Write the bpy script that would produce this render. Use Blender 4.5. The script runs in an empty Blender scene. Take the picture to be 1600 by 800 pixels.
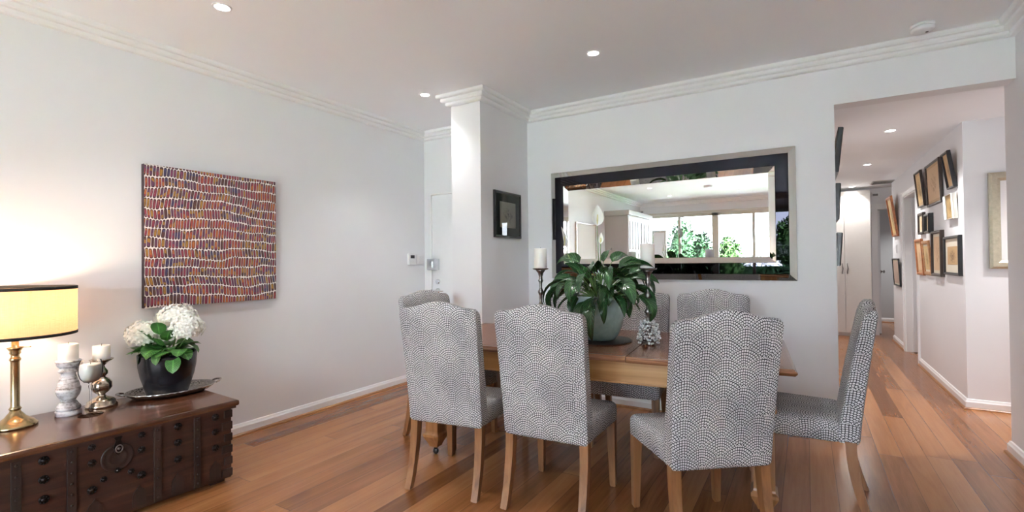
import bpy, bmesh, math, random
from mathutils import Vector, Matrix
C = bpy.context.scene.collection
S = bpy.context.scene
PI = math.pi
random.seed(7)

# ------------------------------------------------------------------ camera
cam_d = bpy.data.cameras.new('camera'); cam = bpy.data.objects.new('camera', cam_d); C.objects.link(cam)
cam_d.sensor_width = 36; cam_d.lens = 759.95/1600*36; cam_d.clip_start = .02
r = Vector((0.85557848, 0.51756167, -0.01074175)); u = Vector((0.01466994, -0.00349862, 0.99988627)); w = Vector((-0.51746522, 0.85563876, 0.01058594))
cam.matrix_world = Matrix(((r.x, u.x, -w.x, 0), (r.y, u.y, -w.y, 0), (r.z, u.z, -w.z, 1.28), (0, 0, 0, 1)))
S.camera = cam
# ------------------------------------------------------------------ view, sky, daylight
S.view_settings.view_transform = 'Standard'; S.view_settings.look = 'None'
S.view_settings.gamma = 1; S.view_settings.use_curve_mapping = False
S.view_settings.exposure = 1.60
SKY = 7.5
wd = bpy.data.worlds.new('sky'); S.world = wd; wd.use_nodes = True
wn = wd.node_tree.nodes; wl = wd.node_tree.links
bg = wn['Background']; bg.inputs[1].default_value = SKY
tc = wn.new('ShaderNodeTexCoord'); sx = wn.new('ShaderNodeSeparateXYZ'); wl.new(tc.outputs['Generated'], sx.inputs[0])
rp = wn.new('ShaderNodeValToRGB'); wl.new(sx.outputs[2], rp.inputs[0]); wl.new(rp.outputs[0], bg.inputs[0])
rp.color_ramp.elements[0].color = (.80, .87, 1, 1); rp.color_ramp.elements[1].color = (.64, .78, 1, 1)
try:
    S.cycles.max_bounces = 14; S.cycles.diffuse_bounces = 8; S.cycles.glossy_bounces = 5
    S.cycles.transparent_max_bounces = 12; S.cycles.caustics_reflective = False; S.cycles.caustics_refractive = False
    S.cycles.sample_clamp_indirect = 8
except Exception: pass
def area(name, loc, size, sizey, energy, col, rot):
    d = bpy.data.lights.new(name, 'AREA'); d.shape = 'RECTANGLE'; d.size = size; d.size_y = sizey; d.energy = energy; d.color = col
    o = bpy.data.objects.new(name, d); C.objects.link(o); o.location = loc; o.rotation_euler = rot; return o
# skylight portals in the window opening behind the camera (they only guide the sky's own light)
for px_, sz_ in ((-2.41, 2.2), (-.12, 2.2)):
    po = area('window_portal', (px_, -4.32, 1.23), sz_, 2.3, 1, (1, 1, 1), (PI/2, 0, 0))
    po.data.cycles.is_portal = True
# sun from behind the house: it lights the terrace and garden, not the room
sd = bpy.data.lights.new('sun', 'SUN'); sd.energy = 430; sd.angle = .01; sd.color = (.82, .91, 1)
so = bpy.data.objects.new('sun', sd); C.objects.link(so); so.rotation_euler = (math.radians(-12), math.radians(34), 0); so.location = (0, 0, 8)

# ------------------------------------------------------------------ node maths helper
class E:
    def __init__(s, nt, sock): s.nt = nt; s.s = sock
    def _m(s, op, *a, clamp=False):
        n = s.nt.nodes.new('ShaderNodeMath'); n.operation = op; n.use_clamp = clamp
        for i, x in enumerate((s,)+a):
            if isinstance(x, E): s.nt.links.new(x.s, n.inputs[i])
            else: n.inputs[i].default_value = x
        return E(s.nt, n.outputs[0])
    def __add__(s, o): return s._m('ADD', o)
    def __sub__(s, o): return s._m('SUBTRACT', o)
    def __mul__(s, o): return s._m('MULTIPLY', o)
    def __truediv__(s, o): return s._m('DIVIDE', o)
    def floor(s): return s._m('FLOOR')
    def ceil(s): return s._m('CEIL')
    def round(s): return s._m('ROUND')
    def fract(s): return s._m('FRACT')
    def abs(s): return s._m('ABSOLUTE')
    def sqrt(s): return s._m('SQRT')
    def pow(s, o): return s._m('POWER', o)
    def mod(s, o): return s._m('FLOORED_MODULO', o)
    def lt(s, o): return s._m('LESS_THAN', o)
    def gt(s, o): return s._m('GREATER_THAN', o)
    def atan2(s, o): return s._m('ARCTAN2', o)
    def min(s, o): return s._m('MINIMUM', o)
    def max(s, o): return s._m('MAXIMUM', o)
def newmat(name):
    m = bpy.data.materials.new(name); m.use_nodes = True
    nt = m.node_tree; b = nt.nodes['Principled BSDF']; return m, nt, b
def coords(nt, kind='Object'):
    t = nt.nodes.new('ShaderNodeTexCoord'); s = nt.nodes.new('ShaderNodeSeparateXYZ'); nt.links.new(t.outputs[kind], s.inputs[0])
    return [E(nt, s.outputs[i]) for i in range(3)]
def comb(nt, x, y, z=0.):
    n = nt.nodes.new('ShaderNodeCombineXYZ')
    for i, v in enumerate((x, y, z)):
        if isinstance(v, E): nt.links.new(v.s, n.inputs[i])
        else: n.inputs[i].default_value = v
    return n.outputs[0]
def noise(nt, vec, scale=5, detail=3, rough=.5, dist=0):
    n = nt.nodes.new('ShaderNodeTexNoise'); n.inputs['Scale'].default_value = scale; n.inputs['Detail'].default_value = detail
    n.inputs['Roughness'].default_value = rough; n.inputs['Distortion'].default_value = dist
    if vec is not None: nt.links.new(vec, n.inputs['Vector'])
    return E(nt, n.outputs[0])
def white(nt, vec):
    n = nt.nodes.new('ShaderNodeTexWhiteNoise'); n.noise_dimensions = '3D'; nt.links.new(vec, n.inputs['Vector'])
    return E(nt, n.outputs['Value']), n.outputs['Color']
def ramp(nt, fac, stops, interp='LINEAR'):
    n = nt.nodes.new('ShaderNodeValToRGB'); nt.links.new(fac.s, n.inputs[0]); n.color_ramp.interpolation = interp
    el = n.color_ramp.elements
    while len(el) < len(stops): el.new(.5)
    for e, (p, c) in zip(el, stops): e.position = p; e.color = tuple(c)+(1,)
    return n.outputs[0]
def mix(nt, fac, a, b, mode='MIX'):
    n = nt.nodes.new('ShaderNodeMix'); n.data_type = 'RGBA'; n.blend_type = mode
    if isinstance(fac, E): nt.links.new(fac.s, n.inputs[0])
    else: n.inputs[0].default_value = fac
    for i, c in ((6, a), (7, b)):
        if isinstance(c, (tuple, list)): n.inputs[i].default_value = tuple(c)+(1,)
        else: nt.links.new(c, n.inputs[i])
    return n.outputs[2]
def bump(nt, b, h, strength=.3, dist=.01):
    n = nt.nodes.new('ShaderNodeBump'); n.inputs['Strength'].default_value = strength; n.inputs['Distance'].default_value = dist
    nt.links.new(h.s, n.inputs['Height']); nt.links.new(n.outputs[0], b.inputs['Normal'])
def plain(name, col, rough=.5, metal=0., var=.0, vscale=20, bmp=0., spec=None, coat=0.):
    m, nt, b = newmat(name); b.inputs['Roughness'].default_value = rough; b.inputs['Metallic'].default_value = metal
    if spec is not None: b.inputs['Specular IOR Level'].default_value = spec
    if coat: b.inputs['Coat Weight'].default_value = coat; b.inputs['Coat Roughness'].default_value = .08
    t = nt.nodes.new('ShaderNodeTexCoord')
    n = noise(nt, t.outputs['Object'], vscale, 4)
    a = tuple(min(1, c*(1+var)) for c in col); d = tuple(c*(1-var) for c in col)
    nt.links.new(ramp(nt, n, [(.3, d), (.7, a)]), b.inputs['Base Color'])
    if bmp: bump(nt, b, n, bmp, .004)
    return m
M = {}
M['wall'] = plain('wall_paint', (.79, .795, .82), .55, var=.01, vscale=3)
M['ceiling'] = plain('ceiling_paint', (.89, .91, .94), .8, var=.008, vscale=2)
M['trim'] = plain('trim_gloss_white', (.84, .84, .85), .3, var=.005)
M['whitedoor'] = plain('white_door_paint', (.80, .81, .83), .28, var=.01)
M['cream'] = plain('cream_cupboard', (.74, .72, .69), .4, var=.01)
M['chrome'] = plain('chrome', (.75, .78, .8), .12, 1)
M['plastic'] = plain('white_plastic', (.80, .81, .83), .35)
M['darkplastic'] = plain('dark_plastic', (.03, .03, .035), .4)
M['beige_alu'] = plain('beige_aluminium', (.62, .58, .50), .35, .1)
M['black'] = plain('black_frame_paint', (.012, .012, .014), .3, var=.2)
M['blackwood'] = plain('dark_brown_frame', (.035, .022, .016), .35, var=.3)
M['orangewood'] = plain('amber_wood_frame', (.42, .15, .05), .35, var=.25, vscale=30)
M['tanwood'] = plain('tan_wood_frame', (.5, .25, .10), .4, var=.25, vscale=30)
M['gilt'] = plain('champagne_gilt', (.50, .46, .35), .34, .8, var=.1, vscale=40)
M['silverframe'] = plain('silver_edge', (.75, .72, .65), .25, .9, var=.1)
M['candle'] = plain('white_wax', (.88, .87, .83), .45, var=.01)
M['candle'].node_tree.nodes['Principled BSDF'].inputs['Subsurface Weight'].default_value = .15
M['candle'].node_tree.nodes['Principled BSDF'].inputs['Subsurface Radius'].default_value = (.02, .015, .01)
M['wick'] = plain('wick', (.05, .04, .03), .9)
M['brass'] = plain('aged_brass', (.44, .34, .19), .22, 1, var=.15, vscale=30)
M['pewter'] = plain('antique_pewter', (.25, .24, .23), .33, 1, var=.5, vscale=45, bmp=.5)
M['mercury'] = plain('mercury_glass', (.55, .47, .38), .16, 1, var=.45, vscale=38, bmp=.15)
M['blackpot'] = plain('black_glazed_pot', (.005, .006, .009), .26, var=.15, vscale=60, bmp=.1)
M['soil'] = plain('soil', (.035, .02, .012), .95, var=.5, vscale=60, bmp=1)
M['castor'] = plain('castor_black', (.02, .02, .02), .3)
M['slate'] = plain('slate_mat', (.02, .02, .02), .5, var=.3)
M['iron'] = plain('old_iron', (.016, .012, .011), .45, .7, var=.4, vscale=70, bmp=.4)
M['steel'] = plain('dull_steel', (.22, .20, .19), .35, .9, var=.3)
M['petal'] = plain('white_petals', (.86, .87, .82), .6, var=.06, vscale=50)
M['spathe'] = plain('white_spathe', (.88, .90, .85), .5, var=.02)
M['spadix'] = plain('yellow_spadix', (.65, .6, .3), .7, var=.1)
M['stem'] = plain('green_stem', (.10, .20, .05), .5, var=.2)
M['shadetrim'] = plain('black_shade_trim', (.008, .008, .008), .8)
M['paving'] = plain('pale_paving', (.74, .73, .71), .8, var=.06, vscale=2)
M['grass'] = plain('lawn', (.03, .055, .012), .9, var=.4, vscale=30, bmp=1)
M['render'] = plain('rendered_fence', (.78, .77, .74), .8, var=.03)
M['bush'] = plain('hedge_leaves', (.0028, .0085, .0026), .9, var=.5, vscale=9)
M['bushlight'] = plain('light_hedge_leaves', (.0065, .016, .003), .9, var=.5, vscale=9)
for k_ in ('bush', 'bushlight'): M[k_].node_tree.nodes['Principled BSDF'].inputs['Specular IOR Level'].default_value = .05
M['trunk'] = plain('bark', (.12, .08, .05), .9, var=.3)

# glazing: clear pane that lets daylight through
def glassmat(name, tint=(1, 1, 1), rough=0.):
    m = bpy.data.materials.new(name); m.use_nodes = True; nt = m.node_tree; nt.nodes.clear()
    o = nt.nodes.new('ShaderNodeOutputMaterial'); t = nt.nodes.new('ShaderNodeBsdfTransparent'); g = nt.nodes.new('ShaderNodeBsdfGlossy')
    t.inputs[0].default_value = tint+(1,); g.inputs['Roughness'].default_value = rough
    f = nt.nodes.new('ShaderNodeFresnel'); f.inputs[0].default_value = 1.45
    x = nt.nodes.new('ShaderNodeMixShader'); nt.links.new(f.outputs[0], x.inputs[0]); nt.links.new(t.outputs[0], x.inputs[1]); nt.links.new(g.outputs[0], x.inputs[2])
    nt.links.new(x.outputs[0], o.inputs[0]); return m
M['pane'] = glassmat('window_pane')
M['picglass'] = glassmat('picture_glass')
M['clearglass'] = glassmat('thin_clear_glass', (.985, .99, .99))
M['beadglass'] = plain('glass_beads', (.74, .88, .93), .05, .0, var=.4, vscale=90)
def mirrormat(name, col, rough=0.005):
    m, nt, b = newmat(name); b.inputs['Base Color'].default_value = col+(1,); b.inputs['Metallic'].default_value = 1; b.inputs['Roughness'].default_value = rough
    b.inputs['Specular IOR Level'].default_value = .5; return m
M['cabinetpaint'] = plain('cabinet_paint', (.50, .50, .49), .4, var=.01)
M['mirror'] = mirrormat('silvered_mirror', (.93, .95, .94))
M['bevelmirror'] = mirrormat('bevelled_mirror', (.80, .80, .76), .02)
M['darkmirror'] = mirrormat('black_mirror_glass', (.026, .026, .032), .01)
def emis(name, col, st):
    m, nt, b = newmat(name); b.inputs['Base Color'].default_value = col+(1,)
    b.inputs['Emission Color'].default_value = col+(1,); b.inputs['Emission Strength'].default_value = st; return m
M['led'] = emis('downlight_lens', (1, .97, .92), 14)
M['bulb'] = emis('lamp_bulb', (1, .78, .5), 6)

# seigaiha dotted fabric, UV in metres
def fabric():
    m, nt, b = newmat('dotted_scallop_fabric'); b.inputs['Roughness'].default_value = .9
    b.inputs['Specular IOR Level'].default_value = .15
    X, Y, _ = coords(nt, 'UV'); R = .086
    wob = noise(nt, comb(nt, X*9., Y*9.), 1, 2)
    X = X/R + (wob-.5)*.25; Y = Y/R + (wob-.5)*.2
    j0 = ((Y-1.)*2.).ceil(); taken = None; dsel = None; asel = None
    for k in range(3):
        j = j0+float(k); dy = Y-j*.5; xx = X-j.mod(2.); dx = xx-(xx*.5).round()*2.
        d = (dx*dx+dy*dy).sqrt(); a = dx.atan2(dy); ins = d.lt(1.)
        if k == 0: taken = ins; dsel = ins*d; asel = ins*a
        else:
            t = ins*(taken*-1.+1.); dsel = dsel+t*d; asel = asel+t*a; taken = taken.max(ins)
    NR = 7.5
    t = dsel*NR; ring = t.floor(); fr = (t.fract()-.5).abs()
    n = ((ring+.5)*PI/.95).round(); fa = ((asel*n*(1/PI)*1.0+.5).fract()-.5).abs()
    dot = fr.lt(.37)*fa.lt(.38)
    n2 = noise(nt, comb(nt, X*.35, Y*.35), 1, 3)
    col = mix(nt, dot, (.012, .012, .017), (.76, .76, .76))
    dirt = ramp(nt, n2, [(.3, (.68, .68, .71)), (.62, (.97, .97, .97))])
    nt.links.new(mix(nt, 1., col, dirt, 'MULTIPLY'), b.inputs['Base Color'])
    bump(nt, b, dot, .25, .002); return m
M['fabric'] = fabric()

def woodmat(name, c1, c2, c3, rough=.35, axis='x', scale=1., coat=0., bmp=.1, spec=.5):
    m, nt, b = newmat(name); X, Y, Z = coords(nt)
    f = {'x': (1.2, 22., 22.), 'y': (22., 1.2, 22.), 'z': (22., 22., 1.2)}[axis]
    v = comb(nt, X*(f[0]*scale), Y*(f[1]*scale), Z*(f[2]*scale))
    n = noise(nt, v, 1, 5, .6, .6)
    nt.links.new(ramp(nt, n, [(.28, c1), (.5, c2), (.75, c3)]), b.inputs['Base Color'])
    b.inputs['Roughness'].default_value = rough; b.inputs['Specular IOR Level'].default_value = spec
    if coat: b.inputs['Coat Weight'].default_value = coat; b.inputs['Coat Roughness'].default_value = .1
    bump(nt, b, n, bmp, .002); return m
M['chairleg'] = woodmat('honey_oak_leg', (.13, .055, .02), (.25, .115, .045), (.34, .17, .075), .35, 'z')
M['apron'] = woodmat('golden_oak_apron', (.26, .12, .035), (.40, .20, .065), (.50, .28, .11), .35, 'x')
M['tableleg'] = woodmat('oak_table_leg', (.17, .075, .025), (.28, .13, .045), (.38, .19, .08), .32, 'z')
M['tablerim'] = woodmat('table_rim_wood', (.12, .045, .02), (.22, .09, .04), (.34, .17, .09), .22, 'x', coat=.3)
M['chestwood'] = woodmat('chest_dark_wood', (.010, .004, .003), (.032, .0115, .0075), (.070, .026, .015), .40, 'x', 1.1, bmp=.5)
M['chestlid'] = woodmat('chest_lid_wood', (.035, .012, .006), (.085, .030, .014), (.15, .060, .030), .22, 'x', .8, coat=.3, bmp=.15)
M['chestband'] = woodmat('chest_band_wood', (.008, .004, .003), (.020, .009, .006), (.035, .014, .01), .5, 'z', 1.5, bmp=.4)

def parquet():
    m, nt, b = newmat('table_parquetry'); X, Y, Z = coords(nt)
    # square panels each split by its diagonals, the grain turning with each triangle
    s = .30
    u = (X/s).fract()-.5; v = (Y/s).fract()-.5
    sel = u.abs().gt(v.abs())
    gx = noise(nt, comb(nt, X*3., Y*50.), 1, 4, .6, .4); gy = noise(nt, comb(nt, X*50., Y*3.), 1, 4, .6, .4)
    g = gx*sel+gy*(sel*-1.+1.)
    tri = (u.gt(0.)*.13)+(v.gt(0.)*.09)
    g = g*.8+tri
    lines = ((u.abs()-v.abs()).abs().lt(.012)).max(u.abs().gt(.49)).max(v.abs().gt(.49))
    base = ramp(nt, g, [(.25, (.11, .030, .010)), (.5, (.22, .068, .022)), (.72, (.36, .135, .05))])
    nt.links.new(mix(nt, lines*.6, base, (.03, .012, .008)), b.inputs['Base Color'])
    b.inputs['Roughness'].default_value = .2; b.inputs['Coat Weight'].default_value = .2; b.inputs['Coat Roughness'].default_value = .05
    bump(nt, b, g, .04, .002); return m
M['parquet'] = parquet()

def floormat():
    m, nt, b = newmat('timber_floorboards'); X, Y, Z = coords(nt)
    W = .128
    row = (X/W).floor(); fx = (X/W).fract(); off, _ = white(nt, comb(nt, row, 3.))
    yy = Y/1.9+off*7.; pl = yy.floor(); fy = yy.fract()
    rnd, _ = white(nt, comb(nt, row, pl, 5.))
    g = noise(nt, comb(nt, X*16.+rnd*40., Y*1.1+rnd*9.), 1, 5, .62, .7)
    g2 = noise(nt, comb(nt, X*90., Y*4.), 1, 3, .6)
    t = g*.55+rnd*.38+g2*.12
    col = ramp(nt, t, [(.25, (.15, .052, .016)), (.45, (.27, .104, .034)), (.62, (.36, .150, .053)), (.85, (.46, .21, .083))])
    e = W*.5; seam = ((fx-.5).abs().gt(.488)).max((fy-.5).abs().gt(.4988))
    nt.links.new(mix(nt, seam*.6, col, (.06, .025, .012)), b.inputs['Base Color'])
    rr = ramp(nt, g2, [(.2, (.17,)*3), (.8, (.27,)*3)]); nt.links.new(rr, b.inputs['Roughness'])
    b.inputs['Specular IOR Level'].default_value = .55
    bump(nt, b, g2*.4-seam*1., .12, .0015); return m
M['floor'] = floormat()

def painting():
    m, nt, b = newmat('brushstroke_canvas'); U, V, _ = coords(nt, 'UV')
    n1 = noise(nt, comb(nt, U*2.2, V*2.2), 1, 2)
    v = V*14.2+(n1-.5)*2.0+U*.25
    row = v.floor(); fv = v.fract(); h1, _ = white(nt, comb(nt, row, 1.))
    h3, _ = white(nt, comb(nt, row, 2.))
    u = U*(h3*7.+43.)+h1*9.+(fv-.5)*(h1-.5)*1.2+noise(nt, comb(nt, U*9., row*2.), 1, 2)*2.
    cell = u.floor(); fu = u.fract()
    rnd, rc = white(nt, comb(nt, cell, row, 7.)); rnd2, _ = white(nt, comb(nt, cell, row, 17.))
    e = ((fu-.5).abs()*2.25).pow(3.)+((fv-.5-(rnd-.5)*.08).abs()*2.12).pow(5.)
    inside = e.lt(1.); core = e.lt(.30)
    zone = noise(nt, comb(nt, U*2.6+3., V*4.2), 1, 2)
    t = rnd*.45+zone*1.3-.42
    pal = ramp(nt, t, [(.0, (.20, .04, .02)), (.12, (.36, .055, .035)), (.24, (.44, .12, .03)), (.34, (.26, .03, .06)), (.46, (.12, .035, .09)), (.54, (.38, .19, .03)), (.62, (.09, .03, .03)), (.72, (.05, .04, .12)), (.80, (.20, .04, .11)), (.9, (.08, .035, .03)), (1., (.34, .07, .10))], 'CONSTANT')
    streak = noise(nt, comb(nt, u*5., v*.8), 1, 3, .7)
    pal = mix(nt, (streak.gt(.62))*.5, pal, (.46, .33, .12))
    pal = mix(nt, (streak.lt(.42))*.7, pal, (.02, .012, .016))
    pal = mix(nt, ((rnd2*streak).gt(.56))*.6, pal, (.62, .46, .42))
    outl = mix(nt, .88, pal, (.035, .018, .02))
    c = mix(nt, core, outl, pal)
    c = mix(nt, inside, (.80, .77, .73), c)
    nt.links.new(c, b.inputs['Base Color']); b.inputs['Roughness'].default_value = .45
    bump(nt, b, streak*.4+inside, .35, .003); return m
M['painting'] = painting()

def print_mat(name, paper, ink, sx=14, thr=.56, ink2=None):
    m, nt, b = newmat(name); U, V, _ = coords(nt, 'UV')
    n = noise(nt, comb(nt, U*(sx*1.), V*(sx*.6)), 1, 6, .65, .8)
    d = ((U-.5)*(U-.5)*5.+(V-.48)*(V-.48)*4.)
    f = (n-d*.35)
    c = ramp(nt, f, [(thr-.18, paper), (thr-.06, tuple((a*.6+k*.4) for a, k in zip(paper, ink))), (thr+.05, ink)])
    nt.links.new(c, b.inputs['Base Color']); b.inputs['Roughness'].default_value = .6; return m
M['sepia'] = print_mat('sepia_print', (.66, .46, .27), (.38, .21, .10))
M['sepia_dark'] = print_mat('dark_sepia_print', (.52, .34, .17), (.18, .10, .045), 18, .5)
M['goldprint'] = print_mat('golden_print', (.64, .45, .20), (.26, .15, .05), 20, .5)
M['pinkprint'] = print_mat('dusty_pink_print', (.52, .40, .32), (.42, .31, .24), 10, .6)
M['greyprint'] = print_mat('grey_ink_print', (.78, .80, .70), (.08, .09, .08), 9, .60)
M['paleprint'] = print_mat('pale_sketch_print', (.88, .86, .86), (.78, .76, .76), 8, .6)
M['cream_mount'] = plain('cream_mount', (.72, .66, .54), .8)
M['tan_mount'] = plain('tan_mount', (.56, .38, .22), .8)
M['white_mount'] = plain('white_mount', (.8, .8, .78), .8)
M['greenmount'] = plain('dark_green_mount', (.035, .055, .05), .6)

def whitewashed():
    m, nt, b = newmat('distressed_whitewash'); t = nt.nodes.new('ShaderNodeTexCoord'); X, Y, Z = coords(nt)
    n = noise(nt, t.outputs['Object'], 26, 6, .7); n2 = noise(nt, comb(nt, X*8., Y*8., Z*90.), 1, 4, .6)
    f = n*.6+n2*.45
    nt.links.new(ramp(nt, f, [(.40, (.13, .11, .10)), (.48, (.38, .37, .38)), (.56, (.62, .62, .65)), (.7, (.78, .77, .76))]), b.inputs['Base Color'])
    b.inputs['Roughness'].default_value = .7; bump(nt, b, f, .5, .004); return m
M['whitewash'] = whitewashed()
def hammered():
    m, nt, b = newmat('hammered_silver'); t = nt.nodes.new('ShaderNodeTexCoord')
    v = nt.nodes.new('ShaderNodeTexVoronoi'); v.inputs['Scale'].default_value = 75; nt.links.new(t.outputs['Object'], v.inputs['Vector'])
    d = E(nt, v.outputs['Distance'])
    nt.links.new(ramp(nt, d, [(.0, (.30, .28, .26)), (.6, (.52, .50, .48))]), b.inputs['Base Color'])
    b.inputs['Metallic'].default_value = 1; b.inputs['Roughness'].default_value = .26; bump(nt, b, d, .7, .006); return m
M['hammered'] = hammered()
def celadon():
    m, nt, b = newmat('celadon_glaze'); t = nt.nodes.new('ShaderNodeTexCoord'); X, Y, Z = coords(nt)
    n = noise(nt, t.outputs['Object'], 14, 5, .6); f = n*.6+Z*1.2
    nt.links.new(ramp(nt, f, [(.3, (.24, .36, .34)), (.5, (.36, .50, .48)), (.7, (.50, .66, .68))]), b.inputs['Base Color'])
    b.inputs['Roughness'].default_value = .22; b.inputs['Coat Weight'].default_value = .4; return m
M['celadon'] = celadon()
def leafmat(name, dark, lite, rough=.33):
    m, nt, b = newmat(name); U, V, _ = coords(nt, 'UV')
    veins = ((V*10.-(U-.5).abs()*6.).fract()-.5).abs()
    mid = (U-.5).abs().lt(.035)
    n = noise(nt, comb(nt, U*3., V*5.), 1, 3)
    c = ramp(nt, veins*.6+n*.5, [(.25, dark), (.6, lite)])
    c = mix(nt, mid*.6, c, tuple(min(1, x*1.8) for x in lite))
    nt.links.new(c, b.inputs['Base Color']); b.inputs['Roughness'].default_value = rough
    bump(nt, b, veins, .5, .004); return m
M['lilyleaf'] = leafmat('peace_lily_leaf', (.014, .05, .018), (.045, .12, .04), .22)
M['hydleaf'] = leafmat('hydrangea_leaf', (.03, .11, .025), (.10, .27, .06), .35)

def shademat():
    m = bpy.data.materials.new('linen_lampshade'); m.use_nodes = True; nt = m.node_tree; nt.nodes.clear()
    o = nt.nodes.new('ShaderNodeOutputMaterial'); d = nt.nodes.new('ShaderNodeBsdfDiffuse'); t = nt.nodes.new('ShaderNodeBsdfTranslucent')
    X, Y, Z = coords(nt)
    n = noise(nt, comb(nt, X*40., Y*40., Z*600.), 1, 3, .6); n2 = noise(nt, comb(nt, X*350., Y*350., Z*12.), 1, 2, .6)
    c = ramp(nt, n*.6+n2*.4, [(.3, (.56, .35, .20)), (.7, (.74, .49, .30))])
    nt.links.new(c, d.inputs[0]); nt.links.new(c, t.inputs[0])
    x = nt.nodes.new('ShaderNodeMixShader'); x.inputs[0].default_value = .42
    nt.links.new(d.outputs[0], x.inputs[1]); nt.links.new(t.outputs[0], x.inputs[2]); nt.links.new(x.outputs[0], o.inputs[0]); return m
M['shade'] = shademat()

# ------------------------------------------------------------------ mesh helpers
class MB:
    def __init__(s): s.v = []; s.f = []; s.uv = []; s.sm = []
    def add(s, vs, fs, uvs=None, smooth=False):
        o = len(s.v); s.v += [tuple(p) for p in vs]
        for k, f in enumerate(fs):
            s.f.append(tuple(i+o for i in f)); s.uv.append(uvs[k] if uvs else None); s.sm.append(smooth)
        return s
    def box(s, x0, x1, y0, y1, z0, z1):
        v = [(x, y, z) for z in (z0, z1) for y in (y0, y1) for x in (x0, x1)]
        return s.add(v, [(0, 2, 3, 1), (4, 5, 7, 6), (0, 1, 5, 4), (2, 6, 7, 3), (0, 4, 6, 2), (1, 3, 7, 5)])
    def bbox(s, x0, x1, y0, y1, z0, z1, c=.004):
        """box with chamfered edges"""
        bm = bmesh.new(); bmesh.ops.create_cube(bm, size=1)
        for q in bm.verts: q.co = Vector(((x0+x1)/2+q.co.x*(x1-x0), (y0+y1)/2+q.co.y*(y1-y0), (z0+z1)/2+q.co.z*(z1-z0)))
        bmesh.ops.bevel(bm, geom=bm.edges[:], offset=c, segments=2, affect='EDGES', profile=.6)
        bm.verts.index_update(); s.add([q.co[:] for q in bm.verts], [tuple(q.index for q in f.verts) for f in bm.faces]); bm.free(); return s
    def lathe(s, prof, cx=0, cy=0, cz=0, n=32, sq=None, capb=True, capt=True):
        """prof: [(radius, z)]; sq -> super-ellipse power for squarish sections"""
        vs = []; fs = []
        for (r_, z) in prof:
            for i in range(n):
                a = 2*PI*i/n; c, s_ = math.cos(a), math.sin(a)
                k = 1. if not sq else (abs(c)**sq+abs(s_)**sq)**(-1/sq)
                vs.append((cx+r_*c*k, cy+r_*s_*k, cz+z))
        for j in range(len(prof)-1):
            for i in range(n): fs.append((j*n+i, j*n+(i+1) % n, (j+1)*n+(i+1) % n, (j+1)*n+i))
        if capb and prof[0][0] > 1e-5: fs.append(tuple(range(n))[::-1])
        if capt and prof[-1][0] > 1e-5: fs.append(tuple((len(prof)-1)*n+i for i in range(n)))
        return s.add(vs, fs, smooth=True)
    def tube(s, pts, rad, n=8, cap=True):
        pts = [Vector(p) for p in pts]; rads = rad if isinstance(rad, (list, tuple)) else [rad]*len(pts)
        vs = []; fs = []; t0 = (pts[1]-pts[0]).normalized()
        up = Vector((0, 0, 1)) if abs(t0.z) < .9 else Vector((1, 0, 0)); nrm = t0.cross(up).normalized()
        for i, p in enumerate(pts):
            t = (pts[min(i+1, len(pts)-1)]-pts[max(i-1, 0)]).normalized()
            nrm = (nrm-t*nrm.dot(t)).normalized(); bn = t.cross(nrm)
            for k in range(n):
                a = 2*PI*k/n; q = p+(nrm*math.cos(a)+bn*math.sin(a))*rads[i]; vs.append(q[:])
        for j in range(len(pts)-1):
            for k in range(n): fs.append((j*n+k, j*n+(k+1) % n, (j+1)*n+(k+1) % n, (j+1)*n+k))
        if cap: fs.append(tuple(range(n))[::-1]); fs.append(tuple((len(pts)-1)*n+k for k in range(n)))
        return s.add(vs, fs, smooth=True)
    def squaresweep(s, pts, half):
        """vertical square bar; pts [(x,y,z)], half [(hx,hy)]"""
        vs = []; fs = []
        for (x, y, z), (hx, hy) in zip(pts, half): vs += [(x-hx, y-hy, z), (x+hx, y-hy, z), (x+hx, y+hy, z), (x-hx, y+hy, z)]
        for j in range(len(pts)-1):
            for k in range(4): fs.append((j*4+k, j*4+(k+1) % 4, (j+1)*4+(k+1) % 4, (j+1)*4+k))
        fs.append((3, 2, 1, 0)); m_ = (len(pts)-1)*4; fs.append((m_, m_+1, m_+2, m_+3))
        return s.add(vs, fs)
    def extrude(s, poly, z0, z1):
        n = len(poly); vs = [(x, y, z0) for x, y in poly]+[(x, y, z1) for x, y in poly]
        fs = [tuple(range(n))[::-1], tuple(range(n, 2*n))]+[(i, (i+1) % n, n+(i+1) % n, n+i) for i in range(n)]
        return s.add(vs, fs)
    def sphere(s, c, rx, ry=None, rz=None, n=12, m=8):
        ry = ry or rx; rz = rz or rx; vs = [(c[0], c[1], c[2]-rz)]; fs = []
        for j in range(1, m):
            t = -PI/2+PI*j/m
            for i in range(n):
                a = 2*PI*i/n; vs.append((c[0]+rx*math.cos(t)*math.cos(a), c[1]+ry*math.cos(t)*math.sin(a), c[2]+rz*math.sin(t)))
        vs.append((c[0], c[1], c[2]+rz)); e = len(vs)-1
        for i in range(n): fs.append((0, 1+(i+1) % n, 1+i)); fs.append((e, 1+(m-2)*n+i, 1+(m-2)*n+(i+1) % n))
        for j in range(m-2):
            for i in range(n): fs.append((1+j*n+i, 1+j*n+(i+1) % n, 1+(j+1)*n+(i+1) % n, 1+(j+1)*n+i))
        return s.add(vs, fs, smooth=True)
    def xform(s, mtx):
        s.v = [(mtx @ Vector(p))[:] for p in s.v]; return s
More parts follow.
